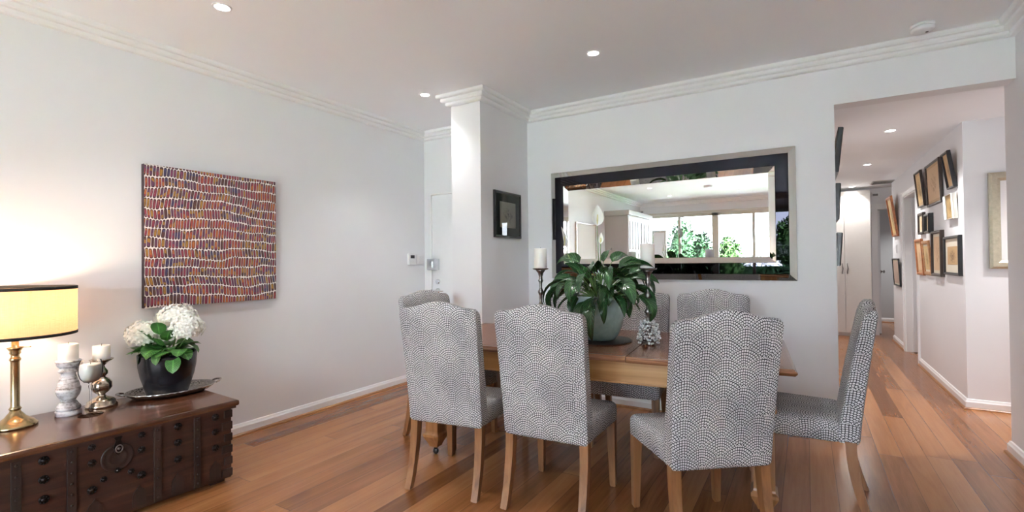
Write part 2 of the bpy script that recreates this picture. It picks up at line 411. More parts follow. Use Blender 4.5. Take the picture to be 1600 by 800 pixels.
    def build(s, name, mat, parent=None, fix=True):
        me = bpy.data.meshes.new(name); me.from_pydata(s.v, [], s.f)
        me.polygons.foreach_set('use_smooth', s.sm)
        if any(x is not None for x in s.uv):
            lay = me.uv_layers.new(name='UVMap'); k = 0
            for f, uvs in zip(s.f, s.uv):
                for i in range(len(f)):
                    lay.data[k].uv = uvs[i] if uvs else (0, 0); k += 1
        if fix:
            bm = bmesh.new(); bm.from_mesh(me); bmesh.ops.recalc_face_normals(bm, faces=bm.faces[:]); bm.to_mesh(me); bm.free()
        me.materials.append(mat); me.update()
        o = bpy.data.objects.new(name, me); C.objects.link(o)
        if parent: o.parent = parent
        return o
def tag(o, label, cat, group=None, kind=None):
    o['label'] = label; o['category'] = cat
    if group: o['group'] = group
    if kind: o['kind'] = kind
    return o
def thing(name, label, cat, loc=(0, 0, 0), rotz=0., group=None, rot=None):
    o = bpy.data.objects.new(name, None); C.objects.link(o); o.empty_display_size = .1; o.location = loc
    o.rotation_euler = rot if rot else (0, 0, rotz); return tag(o, label, cat, group)
def struct(name, mb, m, parent=None):
    o = mb.build(name, m, parent)
    if not parent: o['kind'] = 'structure'
    return o
def dup(root, loc, rotz, label=None):
    r_ = root.copy(); C.objects.link(r_); r_.location = loc; r_.rotation_euler = (0, 0, rotz)
    if label: r_['label'] = label
    for ch in list(root.children):
        c_ = ch.copy(); C.objects.link(c_); c_.parent = r_
        for g in list(ch.children):
            d_ = g.copy(); C.objects.link(d_); d_.parent = c_
    return r_

# ------------------------------------------------------------------ room shell
XL, XR, YF, YB, HC, HH = -3.657, 1.12, 4.158, -4.2, 2.72, 2.42
struct('floor', MB().box(XL-.2, 2.8, YB-.1, 12.2, -.06, 0), M['floor'])
struct('ceiling', MB().box(XL-.2, XR+.2, YB-.15, YF+.15, HC, HC+.1), M['ceiling'])
struct('ceiling_hall', MB().box(.186, 2.75, YF+.15, 12.2, HH, HH+.1), M['ceiling'])
struct('wall_left', MB().box(XL-.15, XL, YB-.15, YF+.15, 0, HC), M['wall'])
struct('wall_right', MB().box(XR, XR+.12, YB-.15, YF+.21, 0, HC), M['wall'])
DX0, DX1, DZ = -3.558, -2.74, 2.023      # entry door opening
struct('wall_far', MB().box(XL, DX0, YF, YF+.15, 0, HC).box(DX0, DX1, YF, YF+.15, DZ, HC).box(DX1, .186, YF, YF+.15, 0, HC).box(.186, XR, YF, YF+.15, 2.372, HC), M['wall'])
struct('wall_pillar', MB().box(-2.631, -2.325, 3.35, YF, 0, HC), M['wall'])
WX0, WX1, WZ0, WZ1 = -3.53, 1.0, .06, 2.40
struct('wall_back', MB().box(XL, WX0, YB-.15, YB, 0, HC).box(WX1, XR, YB-.15, YB, 0, HC).box(WX0, WX1, YB-.15, YB, WZ1, HC).box(WX0, WX1, YB-.15, YB, 0, WZ0), M['wall'])
# hall
struct('wall_hall_left', MB().box(.04, .186, YF+.15, 10.1, 0, HH+.1), M['wall'])
GX = 1.145
struct('wall_gallery', MB().box(GX, GX+.12, 5.49, 7.50, 0, HH).box(GX, GX+.12, 8.40, 9.45, 0, HH).box(GX, GX+.12, 7.50, 8.40, 2.09, HH), M['wall'])
struct('wall_alcove', MB().box(GX+.12, 2.7, 5.49, 5.61, 0, HH), M['wall'])
struct('wall_hall_right', MB().box(2.6, 2.75, 4.2, 12.1, 0, HH).box(XR+.12, 2.75, YF+.0, YF+.15, 0, HH), M['wall'])
struct('wall_hall_end', MB().box(.186, 1.0, 9.95, 10.1, 0, HH).box(1.0, 1.8, 9.95, 10.1, 2.08, HH).box(1.8, 2.7, 9.95, 10.1, 0, HH), M['wall'])
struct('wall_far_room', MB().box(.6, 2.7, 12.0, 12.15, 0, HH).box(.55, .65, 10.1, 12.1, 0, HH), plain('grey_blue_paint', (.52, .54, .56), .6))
struct('wall_side_room', MB().box(GX+.12, 2.6, 9.33, 9.45, 0, HH), M['wall'])

def strip(path, prof, closed=False):
    """sweep a profile [(out, z)] along a floor-plan path, inside to the left of travel"""
    mb = MB(); pts = [Vector(p) for p in path]; n = len(pts); offs = []
    for i in range(n):
        d0 = (pts[i]-pts[i-1]).normalized() if i > 0 else None; d1 = (pts[i+1]-pts[i]).normalized() if i < n-1 else None
        if d0 is None: d0 = d1
        if d1 is None: d1 = d0
        n0 = Vector((-d0.y, d0.x)); n1 = Vector((-d1.y, d1.x)); m_ = (n0+n1); m_ = m_/(m_.length_squared/2) if m_.length > 1e-6 else n0
        offs.append(m_)
    k = len(prof); vs = []
    for p, o in zip(pts, offs):
        for (a, z) in prof: vs.append((p.x+o.x*a, p.y+o.y*a, z))
    fs = []
    for i in range(n-1):
        for j in range(k): fs.append((i*k+j, i*k+(j+1) % k, (i+1)*k+(j+1) % k, (i+1)*k+j))
    fs.append(tuple(range(k))); fs.append(tuple((n-1)*k+j for j in range(k)))
    return mb.add(vs, fs)
CORN = [(0, HC), (.095, HC), (.095, HC-.022), (.088, HC-.030), (.066, HC-.031), (.066, HC-.052), (.058, HC-.060), (.036, HC-.061), (.036, HC-.080), (.028, HC-.088), (0, HC-.090)]
# interior kept on the left of travel
struct('trim_1', strip([(XR, YB), (XR, YF), (-2.325, YF), (-2.325, 3.35), (-2.631, 3.35), (-2.631, YF), (XL, YF), (XL, YB), (XR, YB)], CORN), M['trim'])
BASE = [(0, 0), (.018, 0), (.018, .058), (.012, .068), (.008, .08), (0, .084)]
QUAD = [(.018, 0), (.032, 0), (.030, .008), (.024, .014), (.018, .016)]
quadm = woodmat('floor_beading', (.20, .08, .03), (.33, .15, .06), (.45, .24, .11), .3, 'y')
def base(name, path):
    o = struct(name, strip(path, BASE), M['trim']); strip(path, QUAD).build('beading', quadm, o)
base('baseboard_left', [(DX0-.06, YF), (XL, YF), (XL, YB)])
base('baseboard_far', [(.186, YF+.15), (.186, YF), (-2.325, YF), (-2.325, 3.35), (-2.631, 3.35), (-2.631, YF)])
base('baseboard_right', [(XR, YB), (XR, YF+.21), (XR+.12, YF+.21)])
base('baseboard_gallery', [(2.6, 5.49), (GX, 5.49), (GX, 7.44)])
base('baseboard_hall', [(GX, 8.46), (GX, 9.45), (GX+.1, 9.45)])
base('baseboard_hall_left', [(.186, 9.95), (.186, YF+.15)])
base('baseboard_far_room', [(2.6, 12.0), (.65, 12.0)])

def architrave(mb, x0, x1, z1, y, w=.06, t=.018, sgn=-1):
    ya, yb = sorted((y, y+sgn*t))
    mb.box(x0-w, x0, ya, yb, 0, z1+w).box(x1, x1+w, ya, yb, 0, z1+w).box(x0, x1, ya, yb, z1, z1+w)
    ya, yb = sorted((y, y+sgn*(t+.006)))
    yc = (ya+.001, yb) if sgn > 0 else (ya, yb-.001)
    mb.box(x0-w-.001, x0-w+.014, *yc, .001, z1+w+.001).box(x1+w-.014, x1+w+.001, *yc, .001, z1+w+.001).box(x0-w+.014, x1+w-.014, yc[0]+.0005, yc[1], z1+w-.014, z1+w+.0015)
    return mb
# entry door
d1 = MB().bbox(DX0+.004, DX1-.004, YF+.012, YF+.055, .008, DZ-.004, .003).build('door_1', M['whitedoor']); d1['kind'] = 'structure'
MB().box(DX0-.012, DX0+.002, YF-.006, YF+.06, 0, DZ+.012).box(DX0-.012, DX1+.012, YF-.006, YF+.06, DZ-.002, DZ+.012).build('door_frame', M['trim'], d1)
MB().bbox(-3.600, -3.452, YF-.032, YF-.001+.013, 1.19, 1.315, .006).bbox(-3.575, -3.52, YF-.048, YF-.03, 1.215, 1.29, .004).build('rim_lock', M['chrome'], d1)
MB().lathe([(.0, 0), (.026, 0), (.026, .01), (.018, .016), (.0, .018)], n=20).xform(Matrix.Translation((-3.497, YF+.013, 1.255)) @ Matrix.Rotation(PI/2, 4, 'X')).build('lock_cylinder', M['steel'], d1)
MB().lathe([(.0, 0), (.028, 0), (.028, .012), (.02, .016), (.0, .018)], n=24).xform(Matrix.Translation((-3.478, YF+.013, 1.063)) @ Matrix.Rotation(PI/2, 4, 'X')).build('deadbolt_rose', M['chrome'], d1)
MB().lathe([(.0, 0), (.027, 0), (.027, .01), (.012, .014), (.012, .05), (.0, .052)], n=24).xform(Matrix.Translation((-3.478, YF+.013, .965)) @ Matrix.Rotation(PI/2, 4, 'X')).tube([(-3.545, YF-.03, .970), (-3.49, YF-.034, .966), (-3.44, YF-.034, .965), (-3.375, YF-.03, .962)], [.007, .009, .008, .006]).build('door_lever', M['chrome'], d1)
# hall bedroom opening in the gallery wall
fr = MB(); W_ = .055
for y0, y1 in ((7.50-W_, 7.50), (8.40, 8.40+W_)): fr.box(GX-.018, GX, y0, y1, 0, 2.09+W_); fr.box(GX-.024, GX-.001, y0+(.043 if y0 > 8 else -.001), y0+(.056 if y0 > 8 else .013), .001, 2.09+W_+.001)
fr.box(GX-.0185, GX, 7.5, 8.4, 2.0905, 2.09+W_-.001).box(GX-.0235, GX-.001, 7.5-W_+.013, 8.4+W_-.013, 2.09+W_-.013, 2.09+W_+.0015)
fr.box(GX-.004, GX+.124, 7.50, 7.515, 0, 2.09).box(GX-.004, GX+.124, 8.385, 8.40, 0, 2.09).box(GX-.004, GX+.124, 7.5, 8.4, 2.075, 2.09)
struct('trim_2', fr, M['trim'])
d2 = MB().bbox(GX+.07, GX+.87, 8.335, 8.373, .008, 2.07, .003).build('door_2', M['whitedoor']); d2['kind'] = 'structure'
MB().lathe([(.0, 0), (.024, 0), (.024, .01), (.01, .014), (.01, .04), (.022, .05), (.022, .06), (0, .07)], n=18).xform(Matrix.Translation((GX+.81, 8.335, 1.0)) @ Matrix.Rotation(PI/2, 4, 'X')).build('door_handle', M['chrome'], d2)
MB().bbox(GX-.006, GX-.002, 7.503, 7.512, .93, 1.03, .001).build('strike_plate', M['steel'], d2)
# hall end doorway
struct('trim_3', architrave(MB(), 1.0, 1.8, 2.08, 9.95, .075).box(1.0, 1.012, 9.93, 10.12, 0, 2.08).box(1.0, 1.8, 9.93, 10.12, 2.068, 2.08), M['trim'])
d3 = MB().bbox(1.02, 1.06, 10.12, 10.9, .008, 2.06, .003).build('door_3', M['whitedoor']); d3['kind'] = 'structure'
MB().lathe([(.0, 0), (.026, 0), (.026, .01), (.01, .014), (.01, .035), (.026, .045), (.026, .055), (0, .065)], n=18).xform(Matrix.Translation((1.06, 10.17, 1.04)) @ Matrix.Rotation(PI/2, 4, 'Y')).build('door_handle', M['steel'], d3)

# ------------------------------------------------------------------ windows behind the camera
def window(n, x0, x1):
    y = YB-.09; f = MB()
    f.box(x0, x0+.07, y-.04, y+.04, WZ0, WZ1).box(x1-.07, x1, y-.04, y+.04, WZ0, WZ1).box(x0, x1, y-.04, y+.04, WZ1-.07, WZ1).box(x0, x1, y-.04, y+.04, WZ0, WZ0+.08)
    xm = (x0+x1)/2; f.box(xm-.03, xm+.03, y-.03, y+.03, WZ0, WZ1)
    o = struct('window_%d' % n, f, M['beige_alu'])
    for a, b_ in ((x0+.07, xm-.03), (xm+.03, x1-.07)):
        MB().box(a, b_, y-.003, y+.003, WZ0+.08, WZ1-.07).build('pane', M['pane'], o)
window(1, WX0, -1.86); window(2, -1.86, -.2); window(3, -.2, 1.0)
struct('trim_4', MB().box(WX0-.05, WX1+.05, YB, YB+.016, WZ1, WZ1+.05).box(WX0-.05, WX0, YB, YB+.016, 0, WZ1).box(WX1, WX1+.05, YB, YB+.016, 0, WZ1), M['beige_alu'])

# ------------------------------------------------------------------ outside: terrace, lawn, planting
struct('floor_terrace', MB().box(-9, 6, -9.5, YB-.15, -.12, -.02), M['paving'])
struct('floor_lawn', MB().box(-14, 12, -22, -9.5, -.14, -.04), M['grass'])
def leafcloud(n, rx, ry, rz, cz, size, rnd):
    mb = MB()
    for i in range(n):
        a = rnd.uniform(0, 2*PI); z = rnd.uniform(-1, 1); rr = math.sqrt(max(0, 1-z*z))*rnd.uniform(.75, 1.08)
        p = Vector((rx*rr*math.cos(a), ry*rr*math.sin(a), cz+rz*z*rnd.uniform(.85, 1.05)))
        d = Vector((rnd.uniform(-1, 1), rnd.uniform(-1, 1), rnd.uniform(-.3, 1))).normalized(); e = d.cross(Vector((rnd.uniform(-1, 1), rnd.uniform(-1, 1), .3))).normalized()
        s_ = size*rnd.uniform(.6, 1.3)
        mb.add([p[:], (p+d*s_+e*s_*.45)[:], (p+d*s_*2)[:], (p+d*s_-e*s_*.45)[:]], [(0, 1, 2, 3)])
    return mb
def bush(name, label, x, y, rx, rz, m, seed, trunk=.0, size=.06, n=1500):
    rnd = random.Random(seed); t = thing(name, label, 'bush', (x, y, -.03), 0)
    leafcloud(n, rx, rx*.8, rz, trunk+rz, size, rnd).sphere((0, 0, trunk+rz), rx*.8, rx*.62, rz*.82, 12, 8).build('foliage', M[m], t)
    MB().tube([(0, 0, 0), (.02, 0, trunk+rz*.5)], [.05, .03]).tube([(0, 0, trunk*.5), (.15, .05, trunk+rz)], [.03, .02]).build('trunk', M['trunk'], t)
bush('garden_tree', 'tall dark green bushy tree seen in the mirror', -3.30, -7.5, .52, 1.22, 'bush', 1, .10)
bush('garden_bush', 'grey green shrub right of the tall tree in the mirror', -2.50, -6.3, .30, .98, 'bush', 2, .1)
bush('garden_bush', 'round pale green shrub seen alone in the wide mirror pane', -2.03, -7.9, .40, .93, 'bushlight', 3, .1)
bush('garden_bush', 'low clipped bright green shrub at the left window in the mirror', -3.55, -6.3, .42, .80, 'bushlight', 4, .0)
bush('garden_tree', 'leafy yellow green tree seen at the right edge of the mirror', -.45, -9.0, .45, .75, 'bushlight', 5, 1.0)
bush('garden_bush', 'low dark green shrub in the right border strip of the mirror', -.3, -6.6, .6, .55, 'bush', 6, .0)
hd = leafcloud(4200, 5.5, .35, .68, .75, .06, random.Random(9)).box(-5.4, 5.4, -.25, .25, 0, 1.0).build('clipped_hedge', M['bush']); hd.location = (-2, -14, -.04)
tag(hd, 'long clipped hedge along the back of the lawn, seen in the mirror', 'hedge')
fe = MB()
for i in range(12): fe.bbox(-9+i*1.5, -9+i*1.5+1.49, -15.1, -15.0, -.04, 1.25, .01)
tag(fe.build('rendered_fence', M['render']), 'pale rendered garden wall behind the hedge, seen in the mirror', 'fence')

# ------------------------------------------------------------------ ceiling fittings
def downlight(x, y, z, label, group, energy=14):
    t = thing('ceiling_downlight', label, 'downlight', (x, y, z), 0, group)
    MB().lathe([(.036, .0), (.037, -.004), (.046, -.006), (.050, -.003), (.050, 0)], n=28, capb=False, capt=False).lathe([(.036, 0), (.034, .0)], n=28, capb=False, capt=False).build('bezel', M['plastic'], t, False)
    MB().lathe([(0, -.0025), (.035, -.0025), (.035, -.0005)], n=28).build('lens', M['led'], t)
    d = bpy.data.lights.new('downlight_lamp', 'SPOT'); d.energy = energy; d.spot_size = 1.9; d.spot_blend = .8; d.color = (1, .97, .94); d.shadow_soft_size = .035
    o = bpy.data.objects.new('downlight_lamp', d); C.objects.link(o); o.parent = t; o.location = (0, 0, -.02)
    return t
for (x, y, lb) in ((-2.777, 1.485, 'recessed downlight at the top left of the photo, nearest the painting'), (-2.786, 3.188, 'recessed downlight left of the pillar'), (-1.246, 3.181, 'recessed downlight in front of the big mirror'),
                   (-2.68, -1.55, 'recessed downlight behind the camera, upper left one in the mirror'), (-2.63, -3.0, 'recessed downlight near the windows, lower left one in the mirror'), (-1.18, -1.38, 'recessed downlight behind the camera, upper right one in the mirror'), (-1.15, -2.63, 'recessed downlight near the windows, lower right one in the mirror')):
    downlight(x, y, HC, lb, 'downlights in the dining room ceiling')
for (x, y, lb) in ((.665, 5.51, 'recessed hall downlight nearest the dining room'), (.658, 7.363, 'middle one of the three hall downlights'), (.644, 9.55, 'farthest hall downlight above the cupboard')):
    downlight(x, y, HH, lb, 'downlights in the hall ceiling', 30)
downlight(1.95, 4.9, HH, 'unseen fill downlight added to brighten the alcove right of the hall opening', None, 40)  # added out-of-view lamp, brightens the alcove and its wall
downlight(1.6, 11.2, HH, 'added fill downlight that lifts the dark room beyond the hall', None, 30)  # invented lamp, keeps the far room from going dark
def alarm(x, y, z, label, s=1., cat='smoke alarm', name='smoke_alarm'):
    t = thing(name, label, cat, (x, y, z))
    MB().lathe([(.062*s, 0), (.062*s, -.012), (.060*s, -.014)], n=36).build('mounting_plate', M['plastic'], t)
    b = MB().lathe([(.052*s, -.014), (.058*s, -.018), (.060*s, -.034), (.052*s, -.044), (.0, -.047)], n=36).build('cover', M['plastic'], t)
    MB().lathe([(.0, -.0475*1), (.008, -.0475), (.008, -.050), (0, -.051)], .02, .0, 0, n=14).build('test_button', M['steel'], b)
    return t
alarm(.64, 3.90, HC, 'round white smoke alarm on the ceiling at the right')
alarm(-1.63, -1.89, HC, 'round grey ceiling speaker seen in the mirror', 1.35, 'ceiling speaker', 'ceiling_speaker')
def sensor(loc, rz, label):
    t = thing('motion_sensor', label, 'sensor', loc, rz)
    MB().bbox(-.05, .05, -.035, 0, -.035, .035, .008).build('casing', M['plastic'], t)
    MB().bbox(-.036, .036, -.042, -.034, -.022, .012, .004).build('sensor_window', M['steel'], t)
sensor((.985, 9.95, 2.31), 0, 'small white box sensor high on the end wall of the hall')
sensor((XL+.06, -4.10, 2.50), PI*.75, 'small motion sensor high in the corner, seen in the mirror')
v = thing('ceiling_vent', 'slim grey linear air vent in the hall ceiling', 'vent', (1.0, 9.2, HH))
MB().box(-.13, .13, -.17, .17, -.012, 0).build('surround', plain('grey_vent', (.42, .42, .41), .6), v)
sl = MB()
for i in range(6): sl.box(-.12, .12, -.14+i*.052, -.125+i*.052, -.018, -.012)
sl.build('slats', M['steel'], v)

# wall fittings on left wall
t = thing('thermostat', 'white wall controller with dark display beside the entry door', 'thermostat', (XL, 3.93, 1.31), PI/2)
MB().bbox(-.052, .052, -.028, 0, -.06, .062, .006).build('casing', M['plastic'], t)
MB().bbox(-.030, .030, -.031, -.026, .012, .045, .002).build('display', M['darkplastic'], t)
t = thing('light_switch', 'white light switch plate next to the wall controller', 'light switch', (XL, 4.065, 1.31), PI/2)
MB().bbox(-.038, .038, -.010, 0, -.055, .055, .003).build('plate', M['plastic'], t)
for k in (-1, 1): MB().bbox(-.012, .012, -.015, -.009, k*.026-.012, k*.026+.012, .002).build('rocker', M['plastic'], t)
t = thing('light_switch', 'white light switch on the hall wall between two small pictures', 'light switch', (GX, 9.06, 1.40), -PI/2)
MB().bbox(-.038, .038, -.010, 0, -.06, .06, .003).build('plate', M['plastic'], t)
for k in (-1, 1): MB().bbox(-.012, .012, -.015, -.009, k*.026-.012, k*.026+.012, .002).build('rocker', M['plastic'], t)

# hall cupboard at the end of the hall
t = thing('hall_cupboard', 'tall cream built in cupboard with two flat doors at the end of the hall', 'cupboard', (.56, 9.95, 0))
MB().box(-.372, .33, -.30, -.002, .05, 2.30).box(-.35, .31, -.27, -.002, 0, .05).build('carcass', M['cream'], t)
MB().box(-.372, .33, -.32, -.002, 2.30, 2.36).build('top_rail', M['cream'], t)
for k, (a, b_) in enumerate(((-.370, -.022), (-.018, .330))):
    dr = MB().bbox(a, b_, -.322, -.30, .055, 2.295, .003).build('door', M['cream'], t)
    hx = -.055 if k == 0 else .015
    MB().tube([(hx, -.322, 1.18), (hx-.004, -.345, 1.17), (hx+.006, -.350, 1.10), (hx-.004, -.345, 1.03), (hx, -.322, 1.02)], [.007, .006, .008, .006, .007]).build('handle', M['steel'], dr)

# ------------------------------------------------------------------ pictures
def uvquad(x0, x1, z0, z1, y): return ([(x0, y, z0), (x1, y, z0), (x1, y, z1), (x0, y, z1)], [(0, 1, 2, 3)], [[(0, 0), (1, 0), (1, 1), (0, 1)]])
def picture(name, label, loc, rz, w_, h_, fm, fw=.02, dep=.025, mount='cream_mount', mw=.04, pm='sepia', tilt=0., group=None, glass=True, cat='framed picture', roll=0.):
    """picture faces local -Y; loc is the middle of the back on the wall"""
    t = thing(name, label, cat, loc, 0, group); t.rotation_euler = (0, 0, rz)
    T = Matrix.Translation((0, 0, -h_/2)) @ Matrix.Rotation(tilt, 4, 'X') @ Matrix.Translation((0, 0, h_/2)) @ Matrix.Rotation(roll, 4, 'Y')
    f = MB(); W2, H2 = w_/2, h_/2
    prof = [(0, 0), (0, -dep*.8), (fw*.25, -dep), (fw*.7, -dep), (fw, -dep*.65), (fw, 0)]
    k = len(prof); vs = []; cs = ((-1, -1), (1, -1), (1, 1), (-1, 1))
    for (sx_, sz_) in cs:
        for (a, y) in prof: vs.append((sx_*(W2-a), y, sz_*(H2-a)))
    fs = [(i*k+j, i*k+j+1, ((i+1) % 4)*k+j+1, ((i+1) % 4)*k+j) for i in range(4) for j in range(k-1)]
    f.add(vs, fs); f.xform(T).build('frame', M[fm], t)
    a = fw*.8; b_ = MB().box(-W2+a, W2-a, -dep*.45, -.002, -H2+a, H2-a).xform(T).build('mount', M[mount], t)
    if pm:
        p = MB().add(*uvquad(-W2+fw+mw, W2-fw-mw, -H2+fw+mw, H2-fw-mw, -dep*.45-.0012)).xform(T).build('print', M[pm], t, False)
    if glass:
        MB().add(*uvquad(-W2+fw, W2-fw, -H2+fw, H2-fw, -dep*.62)).xform(T).build('glass', M['picglass'], t, False)
    return t
# on the pillar
picture('framed_print', 'black framed botanical print with dark green mount on the white pillar', (-2.325, 3.763, 1.698), PI/2, .455, .415, 'black', .022, .022, 'greenmount', .07, 'greyprint')
# gallery wall, faces -X: rz=-90
def gal(lb, y0, y1, z0, z1, **k): picture('framed_print', lb, (GX, (y0+y1)/2, (z0+z1)/2), -PI/2, y1-y0, z1-z0, glass=False, group='pictures on the hall gallery wall', **k)
gal('narrow dark framed picture at top left of the hall gallery wall, its top leaning out', 6.95, 7.30, 1.845, 2.25, fm='blackwood', tilt=math.radians(5), mount='goldless' if 0 else 'tan_mount', mw=.03, pm='goldprint')
gal('large dark framed sepia print at the top middle of the hall gallery wall', 6.17, 6.80, 1.81, 2.25, fm='blackwood', fw=.025, mount='tan_mount', mw=.03, pm='sepia', tilt=math.radians(2))
gal('black framed picture at the top right of the gallery wall, leaning out at the top', 5.66, 5.90, 1.895, 2.225, fm='black', dep=.03, tilt=math.radians(8), mount='tan_mount', mw=.03, pm='sepia_dark')
gal('small silver edged golden picture below the top right frame on the gallery wall', 5.66, 5.95, 1.617, 1.84, fm='silverframe', fw=.008, dep=.04, mount='tan_mount', mw=.012, pm='goldprint', tilt=math.radians(3))
gal('small dark framed picture in the middle row, the left one of the pair', 7.02, 7.30, 1.535, 1.78, fm='blackwood', fw=.03, mount='cream_mount', mw=.02, pm='sepia', dep=.03)
gal('small dark framed picture in the middle row, the right one of the pair', 6.63, 6.87, 1.53, 1.74, fm='black', fw=.03, mount='cream_mount', mw=.02, pm='sepia', dep=.045)
gal('amber wood framed picture at the bottom left of the gallery wall', 7.06, 7.42, 1.07, 1.485, fm='orangewood', fw=.03, mount='tan_mount', mw=.03, pm='sepia', tilt=math.radians(3))
gal('pale wood framed picture overlapping the amber one in the bottom row', 6.68, 7.02, 1.08, 1.455, fm='tanwood', fw=.04, mount='cream_mount', mw=.02, pm='goldprint', dep=.02, tilt=math.radians(4))
gal('tall dark framed picture in the bottom row of the gallery wall', 6.18, 6.60, 1.082, 1.54, fm='blackwood', fw=.03, dep=.035, mount='cream_mount', mw=.03, pm='sepia')
gal('black framed dark sepia print with cream mount at the bottom right of the gallery wall', 5.55, 6.09, 1.11, 1.465, fm='black', fw=.025, dep=.03, mount='cream_mount', mw=.07, pm='sepia_dark')
picture('framed_print', 'amber wood framed picture above the hall light switch, leaning out', (GX, 9.05, 1.88), -PI/2, .44, .59, 'orangewood', .03, .03, 'tan_mount', .02, 'goldprint', glass=False, tilt=math.radians(7))
picture('framed_print', 'black framed dusty pink print below the hall light switch', (GX, 8.98, 1.06), -PI/2, .56, .40, 'black', .02, .02, 'cream_mount', .02, 'pinkprint', glass=False, tilt=math.radians(3))
picture('framed_print', 'large champagne gold framed pale print in the alcove at the right edge', (1.60, 5.49, 1.57), 0, .61, .79, 'gilt', .07, .04, 'white_mount', .0, 'paleprint', glass=False)
# edge-on frames on hall left wall, faces +X
for (z0, z1, y0, y1, tl, lb) in ((1.93, 2.27, 4.42, 4.95, 6, 'topmost black picture frame seen edge on just inside the hall opening'), (1.57, 1.85, 4.45, 4.95, 3, 'middle black picture frame seen edge on inside the hall opening'), (1.22, 1.47, 4.38, 4.95, 4, 'lowest black picture frame seen edge on inside the hall opening')):
    picture('framed_print', lb, (.186, (y0+y1)/2, (z0+z1)/2), PI/2, y1-y0, z1-z0, 'black', .02, .035, 'cream_mount', .04, 'sepia', tilt=math.radians(tl), group='pictures just inside the hall opening')
# behind the camera, seen in the mirror
picture('framed_mirror', 'wide silver framed mirror on the left wall, seen in the big mirror', (XL, -.55, 1.35), PI/2, 1.0, 1.3, 'silverframe', .03, .03, 'white_mount', .03, None, glass=False, cat='mirror')
picture('framed_print', 'dark framed picture in the window corner, seen in the mirror', (XL, -3.72, 1.55), PI/2, .55, .80, 'silverframe', .07, .04, 'white_mount', .06, 'paleprint')

# canvas painting on the left wall
PY0, PY1, PZ0, PZ1 = 1.443, 2.345, 1.003, 1.931
t = thing('canvas_painting', 'square canvas painted with rows of red, brown and purple brush strokes', 'painting', (XL, (PY0+PY1)/2, (PZ0+PZ1)/2), PI/2)
hw, hh = (PY1-PY0)/2, (PZ1-PZ0)/2
MB().box(-hw, hw, -.038, -.001, -hh, hh).build('stretcher', plain('dark_canvas_edge', (.035, .02, .025), .7, var=.6, vscale=30), t)
MB().add(*uvquad(-hw, hw, -hh, hh, -.039)).build('canvas', M['painting'], t, False)

# ------------------------------------------------------------------ big mirror
def big_mirror():
    x0, x1, z0, z1 = -2.062, -.057, 1.113, 2.107
    t = thing('wall_mirror', 'large wide mirror with a black glass border on the white wall', 'mirror', ((x0+x1)/2, YF, (z0+z1)/2))
    W2, H2 = (x1-x0)/2, (z1-z0)/2
    def ring(name, a0, y0, a1, y1, m, back=False):
        mb = MB(); vs = []
        for (sx_, sz_) in ((-1, -1), (1, -1), (1, 1), (-1, 1)):
            for (a, y) in ((a0, y0), (a1, y1)): vs.append((sx_*(W2-a), y, sz_*(H2-a)))
        mb.add(vs, [(i*2, i*2+1, ((i+1) % 4)*2+1, ((i+1) % 4)*2) for i in range(4)])
        return mb.build(name, m, t, False)
    MB().box(-W2+.002, W2-.002, -.014, -.001, -H2+.002, H2-.002).build('backing_board', M['black'], t)
    ring('outer_bevel', 0, -.015, .047, -.030, M['bevelmirror'])
    ring('black_glass_border', .049, -.030, .134, -.030, M['darkmirror'])
    ring('inner_bevel', .136, -.040, .180, -.024, M['bevelmirror'])
    ring('edge_strip', 0, -.001, 0.0005, -.015, M['steel']); ring('border_edge', .047, -.026, .049, -.030, M['black']); ring('border_edge', .134, -.030, .136, -.040, M['black'])
    MB().add([(-W2+.18, -.024, -H2+.18), (W2-.18, -.024, -H2+.18), (W2-.18, -.024, H2-.18), (-W2+.18, -.024, H2-.18)], [(0, 1, 2, 3)]).build('mirror_glass', M['mirror'], t, False)
big_mirror()

# white shutter panelled cabinet behind the camera (reflected)
t = thing('white_cabinet', 'tall white cabinet with shuttered doors, seen in the mirror', 'cabinet', (XL, -2.45, 0), PI/2)
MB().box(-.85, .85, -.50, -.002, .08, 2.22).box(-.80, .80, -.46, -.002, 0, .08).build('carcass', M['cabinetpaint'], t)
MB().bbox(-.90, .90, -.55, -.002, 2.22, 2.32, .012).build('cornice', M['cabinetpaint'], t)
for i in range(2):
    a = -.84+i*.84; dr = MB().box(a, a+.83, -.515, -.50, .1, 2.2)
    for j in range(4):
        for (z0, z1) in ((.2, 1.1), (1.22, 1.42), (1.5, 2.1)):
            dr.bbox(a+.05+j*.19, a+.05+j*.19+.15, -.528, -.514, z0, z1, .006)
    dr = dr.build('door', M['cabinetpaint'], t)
    MB().sphere((a+(.78 if i == 0 else .05), -.54, 1.16), .015).build('knob', M['chrome'], dr)

picture('floor_mirror', 'slim silver framed standing mirror in front of the windows, seen in the big mirror', (-3.10, -3.90, 1.0), PI, .36, 2.0, 'silverframe', .05, .04, 'white_mount', .0, 'paleprint', glass=False, cat='mirror')

